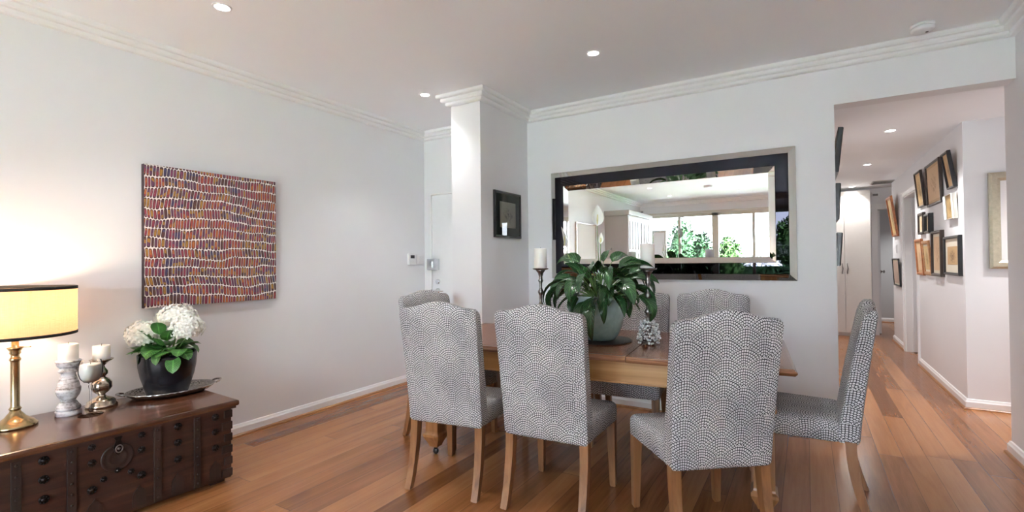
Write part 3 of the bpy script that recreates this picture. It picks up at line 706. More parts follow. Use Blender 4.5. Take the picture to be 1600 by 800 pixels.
# ------------------------------------------------------------------ chairs
def rrect(hw, hd, rad, n=5):
    """rounded rectangle outline CCW starting at the middle of the back (-y)"""
    pts = []
    for (cx, cy, a0) in ((hw-rad, -hd+rad, -PI/2), (hw-rad, hd-rad, 0), (-hw+rad, hd-rad, PI/2), (-hw+rad, -hd+rad, PI)):
        for i in range(n+1): a = a0+PI/2*i/n; pts.append((cx+rad*math.cos(a), cy+rad*math.sin(a)))
    return pts
def refine(pts, step=.03):
    out = []
    for i in range(len(pts)):
        a = Vector(pts[i]); b_ = Vector(pts[(i+1) % len(pts)]); n = max(1, int((b_-a).length/step))
        for k in range(n): out.append(tuple(a+(b_-a)*(k/n)))
    return out
def backrest_mesh():
    mb = MB(); ZB = .375
    def hump(x):                      # cabriole top line
        s = abs(x)/.242
        return 1.028+.036*(.5+.5*math.cos(min(1, s/.80)*PI)) - .006*max(0, s-.8)*5
    lv = [0, .02, .06, .15, .28, .42, .56, .70, .82, .90, .95, .975, .99, 1.0]
    ring0 = refine(rrect(1, 1, .22, 4), .09)
    cols = len(ring0); vs = []; cum = []
    # arc length for uv on a nominal ring
    nom = [(x*.237, y*.035) for x, y in ring0]; L = [0]
    for i in range(cols): L.append(L[-1]+(Vector(nom[(i+1) % cols])-Vector(nom[i])).length)
    for li, v in enumerate(lv):
        hw = .229+.013*v; zz = ZB+v*(1.028-ZB)
        th = .050-.018*v                                  # half thickness
        k = (zz-ZB)/(1.03-ZB)
        yb = -.083*(k**1.25)                              # rear face line
        ins = 0
        if v > .95: ins = .016*((v-.95)/.05)**2
        if v == 0: ins = .006
        for (x, y) in ring0:
            X = x*(hw-ins); top = hump(X)
            z = ZB+v*(top-ZB)
            Y = yb+th+y*(th-ins)
            # slight convex upholstery
            if abs(y) > .9: Y += math.copysign(.006*math.cos(x*PI/2)*math.sin(min(1, v)*PI), y)
            vs.append((X, Y, z))
    fs = []; uvs = []
    for j in range(len(lv)-1):
        for i in range(cols):
            fs.append((j*cols+i, j*cols+(i+1) % cols, (j+1)*cols+(i+1) % cols, (j+1)*cols+i))
            z0, z1 = vs[j*cols+i][2], vs[(j+1)*cols+i][2]; z0b, z1b = vs[j*cols+(i+1) % cols][2], vs[(j+1)*cols+(i+1) % cols][2]
            uvs.append([(L[i], z0), (L[i+1], z0b), (L[i+1], z1b), (L[i], z1)])
    mb.add(vs, fs, uvs, True)
    # caps
    n = cols; top0 = (len(lv)-1)*cols
    def cap(base, flip):
        ids = [base+i for i in range(n)]
        f = [];uv = []
        # strips between front and back halves, fan from centroid line
        cen = [sum(vs[i][k] for i in ids)/n for k in range(3)]
        # use matching of x: connect via quad strips
        left = sorted([i for i in ids if vs[i][1] <= cen[1]], key=lambda i: vs[i][0]); right = sorted([i for i in ids if vs[i][1] > cen[1]], key=lambda i: vs[i][0])
        a = b_ = 0
        while a < len(left)-1 or b_ < len(right)-1:
            if b_ >= len(right)-1 or (a < len(left)-1 and vs[left[a+1]][0] <= vs[right[b_+1]][0]): tri = (left[a], left[a+1], right[b_]); a += 1
            else: tri = (left[a], right[b_+1], right[b_]); b_ += 1
            f.append(tri); uv.append([(vs[i][0], vs[i][1]+1) for i in tri])
        return f, uv
    for base in (0, top0):
        f, uv = cap(base, 0); o = len(mb.v)-len(vs)
        for tri, q in zip(f, uv): mb.f.append(tuple(i+o for i in tri)); mb.uv.append(q); mb.sm.append(True)
    return mb
def seat_mesh():
    mb = MB(); n = 0; y0, y1 = .075, .485
    outline = []
    hb, hf = .222, .246; rad = .03
    cs = [(hb, y0, 0), (hf, y1, 1), (-hf, y1, 1), (-hb, y0, 0)]
    ring0 = refine(rrect(1, 1, .13, 4), .1)
    L = [0]; nom = [(x*.235, y*.2) for x, y in ring0]; cols = len(ring0)
    for i in range(cols): L.append(L[-1]+(Vector(nom[(i+1) % cols])-Vector(nom[i])).length)
    lv = [(.372, .008), (.378, .0), (.43, -.001), (.455, 0), (.468, .005), (.477, .015), (.483, .035), (.488, .08), (.490, .14)]
    vs = []
    for z, ins in lv:
        for (x, y) in ring0:
            t = (y+1)/2; hw = hb+(hf-hb)*t
            Y = y0+ins+(y1-y0-2*ins)*t; X = x*(hw-ins); vs.append((X, Y, z))
    fs = []; uvs = []
    for j in range(len(lv)-1):
        for i in range(cols):
            q = (j*cols+i, j*cols+(i+1) % cols, (j+1)*cols+(i+1) % cols, (j+1)*cols+i); fs.append(q)
            if lv[j][0] < .477:
                a_, b2 = lv[j][0]+lv[j][1]*(lv[j][0] > .4), lv[j+1][0]+lv[j+1][1]*(lv[j+1][0] > .4)
                uvs.append([(L[i], a_), (L[i+1], a_), (L[i+1], b2), (L[i], b2)])
            else: uvs.append([(vs[k][0], vs[k][1]) for k in q])
    top = [(len(lv)-1)*cols+i for i in range(cols)]; fs.append(tuple(top)); uvs.append([(vs[k][0], vs[k][1]) for k in top])
    fs.append(tuple(range(cols))[::-1]); uvs.append([(0, 0)]*cols)
    return mb.add(vs, fs, uvs, True)
def make_chair(label):
    t = thing('dining_chair', label, 'chair', (0, 0, 0), 0, 'upholstered chairs around the dining table')
    seat_mesh().build('seat', M['fabric'], t); backrest_mesh().build('backrest', M['fabric'], t)
    for s in (-1, 1):
        MB().squaresweep([(s*.217, .455, .385), (s*.217, .455, .36), (s*.221, .462, .006)], [(.023, .023), (.023, .023), (.016, .016)]).squaresweep([(s*.221, .462, 0), (s*.221, .462, .006)], [(.012, .012)]*2).build('leg', M['chairleg'], t)
        pts = []; hs = []
        for k in range(9):
            q = k/8; z = .385*(1-q); pts.append((s*(.205+.004*q), .040-.004*q-.072*q*q, max(z, .006))); hs.append((.022-.004*q, .024-.006*q))
        MB().squaresweep(pts, hs).squaresweep([(s*.209, -.036, 0), (s*.209, -.036, .006)], [(.012, .012)]*2).build('leg', M['chairleg'], t)
    return t
ch0 = make_chair('dotted fabric dining chair at the near left of the table, its back to the camera')
ch0.location = (-1.739, 2.123, 0); ch0.rotation_euler = (0, 0, .150)
for (x, y, a, lb) in ((-1.147, 2.187, .06, 'dotted fabric dining chair in the middle of the near side of the table'),
                      (-.318, 2.268, .66, 'nearest dotted fabric chair, pulled out and turned, showing its seat on the left'),
                      (.218, 3.095, 1.545, 'dotted fabric dining chair at the right end of the table, seen from its side'),
                      (-2.50, 2.885, -1.68, 'dotted fabric dining chair at the left end of the table, only its top showing'),
                      (-1.60, 3.575, PI+.09, 'dotted fabric chair on the mirror side, behind the left candlestick'),
                      (-1.105, 3.615, PI+.09, 'dotted fabric chair on the mirror side, behind the plant and right candlestick'),
                      (-.575, 3.70, PI+.13, 'dotted fabric chair on the mirror side, peeping over the nearest chair')):
    dup(ch0, (x, y, 0), a, lb)

# ------------------------------------------------------------------ dining table
TA = .09; ct, st_ = math.cos(TA), math.sin(TA)
TLn, TWd = 2.24, 1.01
FRc = Vector((-.04, 2.61)); cx = FRc.x-ct*TLn/2-st_*TWd/2; cy = FRc.y-st_*TLn/2+ct*TWd/2
tb = thing('dining_table', 'long oak draw leaf dining table with parquetry top', 'table', (cx, cy, 0), TA)
def plank_top(x0, x1, hw_, z1, th, m, name, ends=(1, 1), label=None):
    prof = [(0.028, z1-th), (.010, z1-th+.004), (.002, z1-th+.014), (.0, z1-.016), (.004, z1-.010), (.010, z1-.008), (.012, z1-.001), (.018, z1)]
    mb = MB(); vs = []
    for (o, z) in prof:
        e0 = o if ends[0] else 0; e1 = o if ends[1] else 0
        vs += [(x0+e0, -hw_+o, z), (x1-e1, -hw_+o, z), (x1-e1, hw_-o, z), (x0+e0, hw_-o, z)]
    k = len(prof); fs = [(j*4+i, j*4+(i+1) % 4, (j+1)*4+(i+1) % 4, (j+1)*4+i) for j in range(k-1) for i in range(4)]
    fs += [(3, 2, 1, 0), tuple((k-1)*4+i for i in range(4))]
    mb.add(vs, fs); o = mb.build(name, M['tablerim'], tb)
    a = .055
    MB().box(x0+(a if ends[0] else .03), x1-(a if ends[1] else .03), -hw_+a, hw_-a, z1-.004, z1+.0006).build('parquetry_panel', m, o)
    return o
HLn, HWd = TLn/2, TWd/2
xj = HLn-.80
plank_top(-xj, xj, HWd, .762, .036, M['parquet'], 'centre_top', (0, 0))
plank_top(xj+.003, HLn, HWd, .760, .036, M['parquet'], 'draw_leaf', (0, 1))
plank_top(-HLn, -xj-.003, HWd, .760, .036, M['parquet'], 'draw_leaf', (1, 0))
AX, AY = HLn-.10, HWd-.055
ap = MB()
for (x0, x1, y0, y1) in ((-AX, AX, -AY, -AY+.022), (-AX, AX, AY-.022, AY), (-AX, -AX+.022, -AY, AY), (AX-.022, AX, -AY, AY)):
    ap.bbox(x0, x1, y0, y1, .612, .725, .002)
    ap.bbox(x0-.004, x1+.004, y0-.004, y1+.004, .604, .616, .003)
ap.build('apron', M['apron'], tb)
def leg_prof(h=.725):
    return [(.030, .055), (.034, .070), (.052, .105), (.060, .125), (.060, .140), (.050, .150), (.047, .16), (.047, .40), (.043, .52), (.050, .53), (.058, .54), (.058, .55), (.050, .56), (.044, .57), (.050, .60), (.048, .725)]
for sx_ in (-1, 1):
    for sy_ in (-1, 1):
        X, Y = sx_*(AX-.045), sy_*(AY-.045); P = leg_prof()
        lg = MB().squaresweep([(X, Y, z) for _, z in P], [(a, a) for a, _ in P]).build('leg', M['tableleg'], tb)
        MB().lathe([(.0, .056), (.012, .056), (.012, .035)][::-1], X, Y, n=12).sphere((X, Y, .021), .021, .014, .021).build('castor', M['castor'], lg)

def on_table(lx, ly): return (cx+ct*lx-st_*ly, cy+st_*lx+ct*ly)
TZ = .7626
# slate mat
tag(MB().lathe([(0, 0), (.20, 0), (.203, .003), (.203, .006), (.20, .008), (0, .008)], n=48).build('table_mat', M['slate']), 'round black mat under the green plant pot', 'mat').location = (-1.15, 2.985, TZ)
# ------------------------------------------------------------------ leaves
def leaf(mb, base, dirv, length, width, droop, roll=0., fold=.25, nseg=8, tipcurl=0., prof=None, wave=0.):
    """arching leaf: starts along dirv and bends down by droop radians in total"""
    d = Vector(dirv).normalized(); side = d.cross(Vector((0, 0, 1)))
    if side.length < 1e-3: side = Vector((1, 0, 0))
    side.normalize(); p = Vector(base); rows = []; step = length/nseg
    for i in range(nseg+1):
        t = i/nseg
        wdt = width*(math.sin(PI*min(1, t**.75))**.85 if prof is None else prof(t))
        if i == nseg: wdt = .0005
        nrm = side.cross(d).normalized(); sd = (side*math.cos(roll)+nrm*math.sin(roll))
        nr2 = (nrm*math.cos(roll)-side*math.sin(roll))
        wv = wave*math.sin(t*14)
        rows.append((p+sd*(-wdt/2)+nr2*(fold*wdt/2+wv*wdt), p-sd*wdt/4+nr2*(fold*wdt*.18), p.copy(), p+sd*wdt/4+nr2*(fold*wdt*.18), p+sd*(wdt/2)+nr2*(fold*wdt/2-wv*wdt)))
        ang = -droop/nseg*(1.+tipcurl*(t-.5)); d = Matrix.Rotation(ang, 3, side) @ d; p = p+d*step
    vs = [q[:] for r_ in rows for q in r_]; fs = []; uv = []
    for i in range(nseg):
        for k in range(4):
            fs.append((i*5+k, i*5+k+1, (i+1)*5+k+1, (i+1)*5+k)); uv.append([(k/4, i/nseg), ((k+1)/4, i/nseg), ((k+1)/4, (i+1)/nseg), (k/4, (i+1)/nseg)])
    mb.add(vs, fs, uv, True); return p
def stalk_leaf(fol, stm, rnd, az, elev, slen, llen, wid, droop, c=(0, 0, 0)):
    """a stalk rising from the crown, then a leaf blade hanging from its end"""
    d = Vector((math.cos(az)*math.cos(elev), math.sin(az)*math.cos(elev), math.sin(elev))); p = Vector(c)+Vector((math.cos(az), math.sin(az), 0))*.02
    side = d.cross(Vector((0, 0, 1))).normalized(); pts = [p.copy()]
    for i in range(5): p = p+d*(slen/5); pts.append(p.copy()); d = Matrix.Rotation(-.11, 3, side) @ d
    stm.tube([q[:] for q in pts], [.0042-.0004*i for i in range(6)], 5, False)
    leaf(fol, p, d, llen, wid, droop, rnd.uniform(-.9, .9), .30, 9, .3, lambda t: (math.sin(PI*min(1, t**.62))**.8), .02)
pl = thing('potted_peace_lily', 'peace lily with drooping dark leaves in a blue green glazed pot on the dining table', 'potted plant', (-1.15, 2.985, TZ+.008))
MB().lathe([(.088, 0), (.098, .004), (.124, .04), (.147, .095), (.157, .150), (.156, .195), (.147, .232), (.136, .252), (.132, .262), (.142, .272), (.144, .280), (.136, .282), (.128, .272), (.125, .24), (.0, .235)], n=56, capt=False).build('pot', M['celadon'], pl)
MB().lathe([(0, .252), (.10, .250), (.126, .246)], n=32, capt=False).build('soil', M['soil'], pl)
fol = MB(); stm = MB(); rnd = random.Random(11)
for i in range(66):
    az = i*2.39996+rnd.uniform(-.35, .35); k = i/66
    elev = .35+1.0*(k**.8)+rnd.uniform(-.25, .25); slen = .10+.16*rnd.random()+.03*k
    stalk_leaf(fol, stm, rnd, az, elev, slen, rnd.uniform(.17, .25), rnd.uniform(.072, .100), rnd.uniform(1.0, 2.7) if k < .8 else rnd.uniform(.3, 1.5), (0, 0, .25))
fol.build('foliage', M['lilyleaf'], pl, False); stm.build('stems', M['stem'], pl)
def spathe(p0, p1, h, w_, lean, face):
    st = MB().tube([p0, ((p0[0]+p1[0])/2+.005, (p0[1]+p1[1])/2, (p0[2]+p1[2])/2), p1], [.003, .0026, .0022], 6).build('flower_stem', M['stem'], pl)
    mb = MB(); n = 10; rows = []
    for i in range(n+1):
        t = i/n; wd_ = w_*(math.sin(PI*min(1, t**.7))**.9)*(1-.1*t)+.0006; row = []
        for k in range(7):
            s = (k-3)/3; a = s*1.0
            row.append((math.sin(a)*wd_/2*1.1, -.012*math.cos(t*2)+(1-math.cos(a))*wd_*.5*-1, t*h))
        rows += row
    fs = [(i*7+k, i*7+k+1, (i+1)*7+k+1, (i+1)*7+k) for i in range(n) for k in range(6)]
    mb.add(rows, fs, smooth=True); T = Matrix.Translation(p1) @ Matrix.Rotation(face, 4, 'Z') @ Matrix.Rotation(lean, 4, 'Y')
    fl = mb.xform(T).build('flower', M['spathe'], pl, False)
    MB().tube([(0, -.008, .008), (0, -.012, h*.25), (0, -.012, h*.52)], [.004, .006, .003], 8).xform(T).build('spadix', M['spadix'], fl)
spathe((0, 0, .25), (-.0, -.02, .730), .140, .085, .03, .5)
spathe((0, 0, .25), (.015, .0, .615), .075, .036, .06, .3)
spathe((-.03, 0, .25), (-.195, -.118, .595), .135, .055, -.10, 1.5)

# ------------------------------------------------------------------ tall candlesticks on the table
def candle(name, label, loc, rad, h, group=None):
    t = thing(name, label, 'candle', loc, 0, group)
    MB().lathe([(rad*.96, 0), (rad, .003), (rad, h-.006), (rad*.96, h-.001), (rad*.8, h), (rad*.45, h-.006), (0, h-.008)], n=32).build('wax', M['candle'], t)
    MB().tube([(0, 0, h-.008), (.001, 0, h+.004), (.004, 0, h+.010)], .0012, 6).build('wick', M['wick'], t)
    return t
def tall_stick(label, loc, h):
    t = thing('candlestick', label, 'candlestick', loc, 0, 'tall pewter candlesticks on the dining table')
    p = [(.036, .018), (.039, .026), (.034, .036), (.024, .050), (.018, .070), (.014, .085), (.026, .100), (.030, .112), (.020, .126), (.012, .140), (.011, .17), (.018, .185), (.024, .200), (.016, .214), (.010, .225), (.010, .27), (.017, .285), (.021, .298), (.015, .312), (.010, .322), (.010, .36), (.018, .375), (.014, .388), (.012, .405), (.020, h-.030), (.030, h-.018), (.034, h-.010)]
    MB().lathe(p, n=28).build('stem', M['pewter'], t)
    MB().lathe([(.034, h-.010), (.052, h-.006), (.056, h), (.056, h+.003), (.050, h+.002), (.0, h+.001)], n=32).build('drip_plate', M['pewter'], t)
    for k in range(4):
        a = k*PI/2+.5; MB().sphere((.028*math.cos(a), .028*math.sin(a), .011), .011).build('foot', M['pewter'], t)
    return t
SR = (-.838, 3.0); SLc = (-1.62, 3.07)
tall_stick('tall turned pewter candlestick right of the peace lily', (SR[0], SR[1], TZ), .462)
candle('pillar_candle', 'white pillar candle on the right candlestick, in front of the mirror', (SR[0], SR[1], TZ+.466), .043, .150)
tall_stick('tall turned pewter candlestick left of the peace lily', (SLc[0], SLc[1], TZ), .462)
candle('pillar_candle', 'white pillar candle on the left candlestick, in front of the pillar corner', (SLc[0], SLc[1], TZ+.466), .046, .140)
# bead ring round the right stick's foot
def beads(label, loc, mult=1.):
    t = thing('bead_ring', label, 'bead ring', loc); rnd = random.Random(5)
    mb = MB(); wire = MB()
    for i in range(30):
        a = i*2*PI/30; wire_r = .058
        for lv_ in range(7):
            rr = wire_r+rnd.uniform(-.010, .012)-(0, 0, 0, .003, .006, .014, .026)[lv_]
            if lv_ == 0 and i % 6 > 2: continue
            s_ = rnd.uniform(.0045, .0090)
            mb.sphere((rr*math.cos(a+.13*lv_), rr*math.sin(a+.13*lv_), .011+lv_*.021+rnd.uniform(-.008, .008)*(lv_ > 0)), s_, n=8, m=6)
    mb.build('beads', M['beadglass'], t)
    for z in (.02, .06, .10):
        wire.tube([(.060*math.cos(k*PI/12), .060*math.sin(k*PI/12), z) for k in range(25)], .0012, 5)
    wire.build('wire', M['steel'], t)
beads('ring of clear bluish glass beads round the foot of the right candlestick', (SR[0], SR[1], TZ))

# ------------------------------------------------------------------ the old chest
CH = (-3.255, 1.078); CA = PI/2-.06
chs = thing('wooden_chest', 'old dark wooden chest with iron studs, bands and hasp against the left wall', 'chest', (CH[0], CH[1], 0), CA)
LX, DY, ZT, ZB_ = .545, .305, .477, .028
MB().bbox(-LX, LX, -DY, DY, ZB_, ZT-.032, .006).build('body', M['chestwood'], chs)
MB().bbox(-LX-.032, LX+.032, -DY-.034, DY+.02, ZT-.032, ZT, .012).build('lid', M['chestlid'], chs)
MB().box(-LX-.018, LX+.018, -DY-.018, DY+.01, ZT-.046, ZT-.031).build('lid_rail', M['chestwood'], chs)
ft = MB()
for sx_ in (-1, 1):
    for sy_ in (-1, 1): MB().bbox(sx_*(LX-.06)-.04, sx_*(LX-.06)+.04, sy_*(DY-.07)-.03, sy_*(DY-.07)+.03, 0, ZB_+.002, .004).build('foot', M['chestband'], chs)
yf = -DY
for bx in (-.36, -.175, .17, .36):
    bmb = MB().bbox(bx-.017, bx+.017, yf-.010, yf+.002, ZB_+.012, ZT-.048, .003)
    for k in range(8): bmb.sphere((bx, yf-.010, .06+k*.05), .006, .004, .006, 8, 6)
    bmb.build('wooden_band', M['chestband'], chs)
def stud(x, z, r_=.019):
    mb = MB().lathe([(r_, 0), (r_, .002), (r_*.85, .005), (r_*.5, .006), (r_*.42, .009), (0, .011)], n=16)
    for k in range(8):
        a = k*PI/4; mb.sphere((r_*.8*math.cos(a), r_*.8*math.sin(a), .005), r_*.26, n=6, m=4)
    mb.xform(Matrix.Translation((x, yf, z)) @ Matrix.Rotation(PI/2, 4, 'X')).build('stud', M['iron'], chs)
for bx in (-.455, -.27, .265, .455):
    for z in (.40, .315, .225): stud(bx, z)
for bx in (-.10, .10): 
    stud(bx, .405, .016); stud(bx, .33, .017); stud(bx, .20, .019)
for bx in (-.055, .055, 0): stud(bx, .235 if bx else .26, .014)
# arched corner shoes along the bottom edge
for bx in (-.455, -.27, -.09, .09, .265, .455):
    pol = [(-.030, 0), (.030, 0), (.030, .045)]+[(.030*math.cos(a*PI/10), .045+.048*math.sin(a*PI/10)*(1.0 if a != 5 else 1.25)) for a in range(1, 10)]+[(-.030, .045)]
    MB().extrude(pol, 0, .006).xform(Matrix.Translation((bx, yf, ZB_+.02)) @ Matrix.Rotation(PI/2, 4, 'X')).build('arched_plate', M['chestband'], chs)
# corner dovetail blocks
for sx_ in (-1, 1):
    cb = MB()
    for k in range(6): cb.bbox(*sorted((sx_*(LX+.004), sx_*(LX-.055+.012*(k % 2)))), yf-.006, yf+.03, ZB_+.01+k*.068, ZB_+.01+k*.068+.045, .004)
    cb.build('corner_joint', M['chestband'], chs)
# lock rosette and hasp
MB().lathe([(.068, 0), (.068, .003), (.062, .006), (.056, .003), (.040, .003), (.036, .005), (.032, .003), (.0, .003)], n=32).xform(Matrix.Translation((0, yf, .325)) @ Matrix.Rotation(PI/2, 4, 'X')).build('lock_rosette', M['chestband'], chs)
hp = MB().add(*(lambda pts: ([(x, -0.001+yf-.008, z) for x, z in pts]+[(x, yf-.014, z) for x, z in pts], [tuple(range(len(pts)))[::-1], tuple(range(len(pts), 2*len(pts)))]+[(i, (i+1) % len(pts), len(pts)+(i+1) % len(pts), len(pts)+i) for i in range(len(pts))]))([(-.012, .452), (.012, .452), (.010, .435), (.017, .425), (.010, .412), (.016, .395), (.020, .375), (.012, .350), (0, .335), (-.012, .350), (-.020, .375), (-.016, .395), (-.010, .412), (-.017, .425), (-.010, .435)])).build('hasp', M['iron'], chs)
rg = MB(); rg.tube([(.014*math.cos(a*PI/8), yf-.026, .372+.018*math.sin(a*PI/8)) for a in range(17)], .003, 6).sphere((0, yf-.02, .372), .007).build('staple_ring', M['steel'], hp)

CZ = ZT
# ------------------------------------------------------------------ table lamp
lp = thing('table_lamp', 'brass table lamp with a lit beige drum shade on the chest', 'lamp', (-3.405, .800, CZ))
MB().lathe([(.083, 0), (.085, .006), (.083, .014), (.076, .018), (.072, .026), (.052, .040), (.040, .050), (.032, .062), (.022, .075), (.020, .085)], n=40).build('base', M['brass'], lp)
MB().lathe([(.020, .085), (.025, .090), (.020, .098), (.0175, .104), (.0175, .325), (.020, .330), (.023, .336), (.020, .344), (.016, .350), (.016, .360), (.022, .368), (.020, .378), (.030, .392), (.032, .397), (.014, .400), (.014, .455), (.018, .46), (.018, .50)], n=32).build('pole', M['brass'], lp)
MB().tube([(.0, 0, .398), (.05, .035, .398), (.062, .042, .400)], [.0018, .0018, .003], 6).build('switch', M['brass'], lp)
RS = .235; z0, z1 = .452, .700
MB().lathe([(RS, z0+.014), (RS, z1-.014)], n=72, capb=False, capt=False).build('lamp_shade', M['shade'], lp, False)
MB().lathe([(RS-.001, z0), (RS+.0015, z0), (RS+.0015, z0+.015), (RS-.001, z0+.015)], n=72, capb=False, capt=False).lathe([(RS-.001, z1-.015), (RS+.0015, z1-.015), (RS+.0015, z1), (RS-.001, z1)], n=72, capb=False, capt=False).build('shade_trim', M['shadetrim'], lp, False)
rg = MB()
for k in range(3): a = k*2*PI/3; rg.tube([(.018*math.cos(a), .018*math.sin(a), .50), (RS*math.cos(a), RS*math.sin(a), z1-.02)], .0015, 5)
rg.build('shade_carrier', M['brass'], lp)
MB().sphere((0, 0, .555), .030, .030, .038).lathe([(.013, .50), (.013, .53)], n=14).build('bulb', M['bulb'], lp)
pd = bpy.data.lights.new('lamp_light', 'POINT'); pd.energy = 4.5; pd.color = (1, .72, .48); pd.shadow_soft_size = .04
po = bpy.data.objects.new('lamp_light', pd); C.objects.link(po); po.parent = lp; po.location = (0, 0, .62)

# ------------------------------------------------------------------ candle holders on the chest
t = thing('candle_holder', 'whitewashed turned wooden candle holder nearest the lamp', 'candle holder', (-3.425, 1.012, CZ), .3)
MB().lathe([(.055, 0), (.057, .006), (.057, .022), (.050, .028)], n=8).xform(Matrix.Identity(4)).build('plinth', M['whitewash'], t)
MB().lathe([(.050, .028), (.053, .036), (.050, .048), (.042, .056), (.038, .066), (.030, .076), (.034, .086), (.046, .105), (.052, .125), (.053, .145), (.048, .150), (.046, .165), (.040, .190), (.032, .212), (.030, .222), (.042, .232), (.044, .240), (.036, .248), (.038, .256), (.046, .262), (.050, .270), (.050, .282), (.055, .288), (.053, .293), (0, .293)], n=36).build('turned_post', M['whitewash'], t)
candle('pillar_candle', 'white pillar candle on the whitewashed wooden holder', (-3.425, 1.012, CZ+.293), .043, .088)
t = thing('candle_holder', 'mottled silver brown glass candle holder behind the stemmed glass', 'candle holder', (-3.46, 1.168, CZ))
MB().lathe([(.072, 0), (.075, .006), (.072, .016), (.066, .022), (.066, .030), (.050, .044), (.026, .054), (.018, .062), (.018, .070), (.036, .084), (.050, .108), (.048, .135), (.034, .155), (.018, .166), (.020, .172), (.030, .184), (.030, .200), (.018, .218), (.014, .230), (.030, .248), (.052, .262), (.056, .268), (.050, .268), (.0, .262)], n=40).build('body', M['mercury'], t)
candle('pillar_candle', 'white pillar candle on the mottled glass holder', (-3.46, 1.168, CZ+.2665), .041, .080)
t = thing('candle_glass', 'clear stemmed glass candle holder in front of the other two', 'candle holder', (-3.310, 1.070, CZ))
MB().lathe([(0, 0), (.050, 0), (.054, .002), (.050, .004), (.020, .008), (.008, .014), (.005, .03), (.005, .13), (.009, .15), (.009, .158), (.005, .165), (.012, .172)], n=36).build('stem', M['clearglass'], t)
MB().lathe([(.012, .172), (.030, .180), (.045, .198), (.053, .225), (.054, .25), (.050, .275), (.045, .292)], n=40, capb=False, capt=False).build('bowl', M['clearglass'], t)
t2 = candle('pillar_candle', 'round white candle inside the stemmed glass', (-3.310, 1.070, CZ+.178), .036, .010)
for o in list(t2.children): bpy.data.objects.remove(o)
MB().lathe([(.012, .0), (.028, .004), (.041, .022), (.047, .045), (.048, .07), (.046, .09), (.042, .096), (0, .094)], n=36).build('wax', M['candle'], t2)
MB().tube([(0, 0, .094), (.001, 0, .102), (.003, 0, .108)], .0012, 6).build('wick', M['wick'], t2)

# ------------------------------------------------------------------ tray and hydrangea
HY = (-3.425, 1.490)
tr = thing('silver_tray', 'oval hammered silver tray under the hydrangea', 'tray', (HY[0]+.01, HY[1]+.018, CZ), PI/2-.25)
def oval(a, b_, z, n=48): return [(a*math.cos(2*PI*i/n), b_*math.sin(2*PI*i/n), z) for i in range(n)]
mb = MB(); vs = []; A_, B_ = .235, .165
for (k, z) in ((.0, .006), (.5, .006), (.74, .007), (.86, .012), (.96, .028), (1.0, .036), (1.01, .034), (.97, .024), (.86, .006), (.74, .001), (.0, .0005)):
    vs += oval(A_*k+.0001, B_*k+.0001, z)
fs = [(j*48+i, j*48+(i+1) % 48, (j+1)*48+(i+1) % 48, (j+1)*48+i) for j in range(10) for i in range(48)]
mb.add(vs, fs, smooth=True).build('dish', M['hammered'], tr)
for s in (-1, 1):
    MB().tube([(s*(A_-.002), -.045, .034), (s*(A_+.02), -.035, .040), (s*(A_+.035), 0, .043), (s*(A_+.02), .035, .040), (s*(A_-.002), .045, .034)], [.005, .006, .007, .006, .005], 8).build('handle', M['hammered'], tr)
hy = thing('potted_hydrangea', 'white hydrangea in a round black pot on the silver tray', 'potted plant', (HY[0], HY[1], CZ+.0065))
MB().lathe([(.100, 0), (.108, .004), (.122, .05), (.140, .11), (.151, .17), (.155, .225), (.155, .247), (.151, .250), (.147, .247), (.145, .21), (0, .205)], n=56, capt=False).build('pot', M['blackpot'], hy)
MB().lathe([(0, .222), (.10, .220), (.146, .214)], n=32, capt=False).build('soil', M['soil'], hy)
RV = Vector((.856, .517, 0)); FV = Vector((-.517, .856, 0))
heads = ((RV*-.125-FV*.03, .370, .096), (RV*.025+FV*.05, .455, .110), (RV*.135-FV*.02, .405, .090))
rnd = random.Random(3)
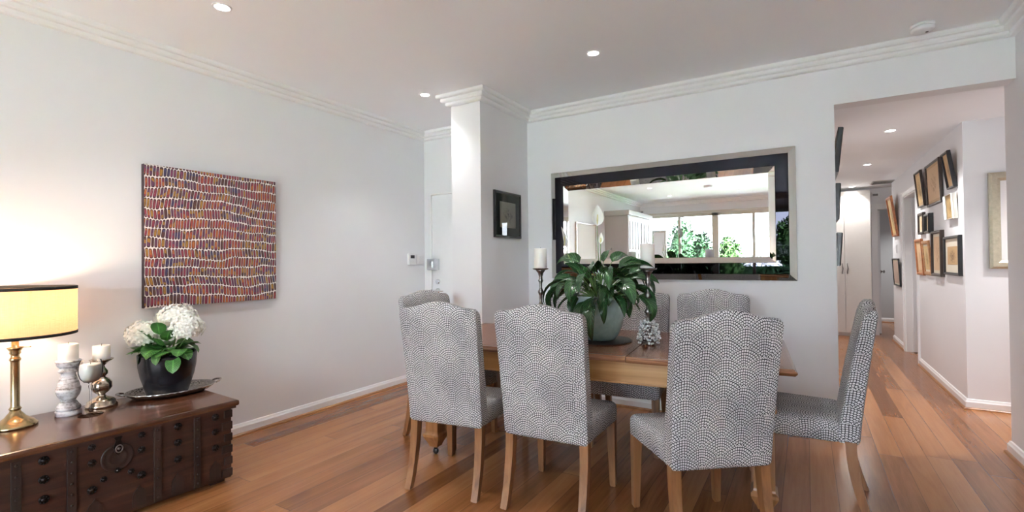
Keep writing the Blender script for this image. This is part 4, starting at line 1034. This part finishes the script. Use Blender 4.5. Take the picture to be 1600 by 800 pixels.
for (o_, z, rr) in heads:
    mb = MB()
    for i in range(120):
        zz = 1-1.75*(i+.5)/120; a = i*2.39996; q = math.sqrt(max(0, 1-zz*zz)); n_ = Vector((q*math.cos(a), q*math.sin(a), zz*.85)).normalized()
        c_ = Vector((o_.x, o_.y, z))+Vector((n_.x*rr, n_.y*rr, n_.z*rr*.82))*rnd.uniform(.86, 1.06)
        t1 = n_.cross(Vector((rnd.uniform(-1, 1), rnd.uniform(-1, 1), rnd.uniform(-1, 1)))).normalized(); t2_ = n_.cross(t1); s_ = rnd.uniform(.0145, .0185)
        for k in range(4):
            an = k*PI/2; d = t1*math.cos(an)+t2_*math.sin(an); e = t2_*math.cos(an)-t1*math.sin(an); lift = n_*s_*.35
            mb.add([c_[:], (c_+d*s_*.7+e*s_*.5+lift*.4)[:], (c_+d*s_*1.3+lift)[:], (c_+d*s_*.7-e*s_*.5+lift*.4)[:]], [(0, 1, 2, 3)])
    mb.sphere((o_.x, o_.y, z), rr*.80, rr*.80, rr*.64, 16, 10).build('flower_head', M['petal'], hy, False)
fol = MB(); stm = MB()
for (o_, z, rr) in heads: stm.tube([(o_.x*.2, o_.y*.2, .215), (o_.x*.7, o_.y*.7, .30), (o_.x, o_.y, z-.05)], [.006, .005, .004], 7)
hprof = lambda t: math.sin(PI*min(1, t**.85))**.6
for i in range(26):
    az = i*2.39996+.4; k = i/34; elev = rnd.uniform(.15, .9); o_ = Vector((math.cos(az), math.sin(az), 0))*rnd.uniform(.03, .10)
    leaf(fol, (o_.x, o_.y, .235+.09*rnd.random()*k+.02), (math.cos(az)*math.cos(elev), math.sin(az)*math.cos(elev), math.sin(elev)), rnd.uniform(.10, .14), rnd.uniform(.07, .10), rnd.uniform(.5, 1.9), rnd.uniform(-.4, .4), .2, 7, 0, hprof, .02)
for (dv, z, az_, el) in ((RV*.0-FV*.08, .30, -1.0, .9), (RV*.03-FV*.09, .33, -1.3, 1.1), (RV*-.05-FV*.09, .29, -1.9, .5), (RV*.13-FV*.07, .31, -.6, .2), (RV*.09-FV*.09, .30, -1.2, .3), (RV*.0-FV*.07, .40, -.6, 1.3), (RV*.045-FV*.07, .36, -.2, 1.2), (RV*-.03-FV*.08, .37, -2.4, 1.1), (RV*.10-FV*.09, .27, -.5, -.5), (RV*-.09-FV*.07, .30, -2.6, .6)):
    leaf(fol, (dv.x, dv.y, z-.03), (math.cos(az_)*math.cos(el), math.sin(az_)*math.cos(el), math.sin(el)), .115, .080, .8, 0, .12, 7, 0, hprof, .02)
fol.build('foliage', M['hydleaf'], hy, False); stm.build('stems', M['stem'], hy)
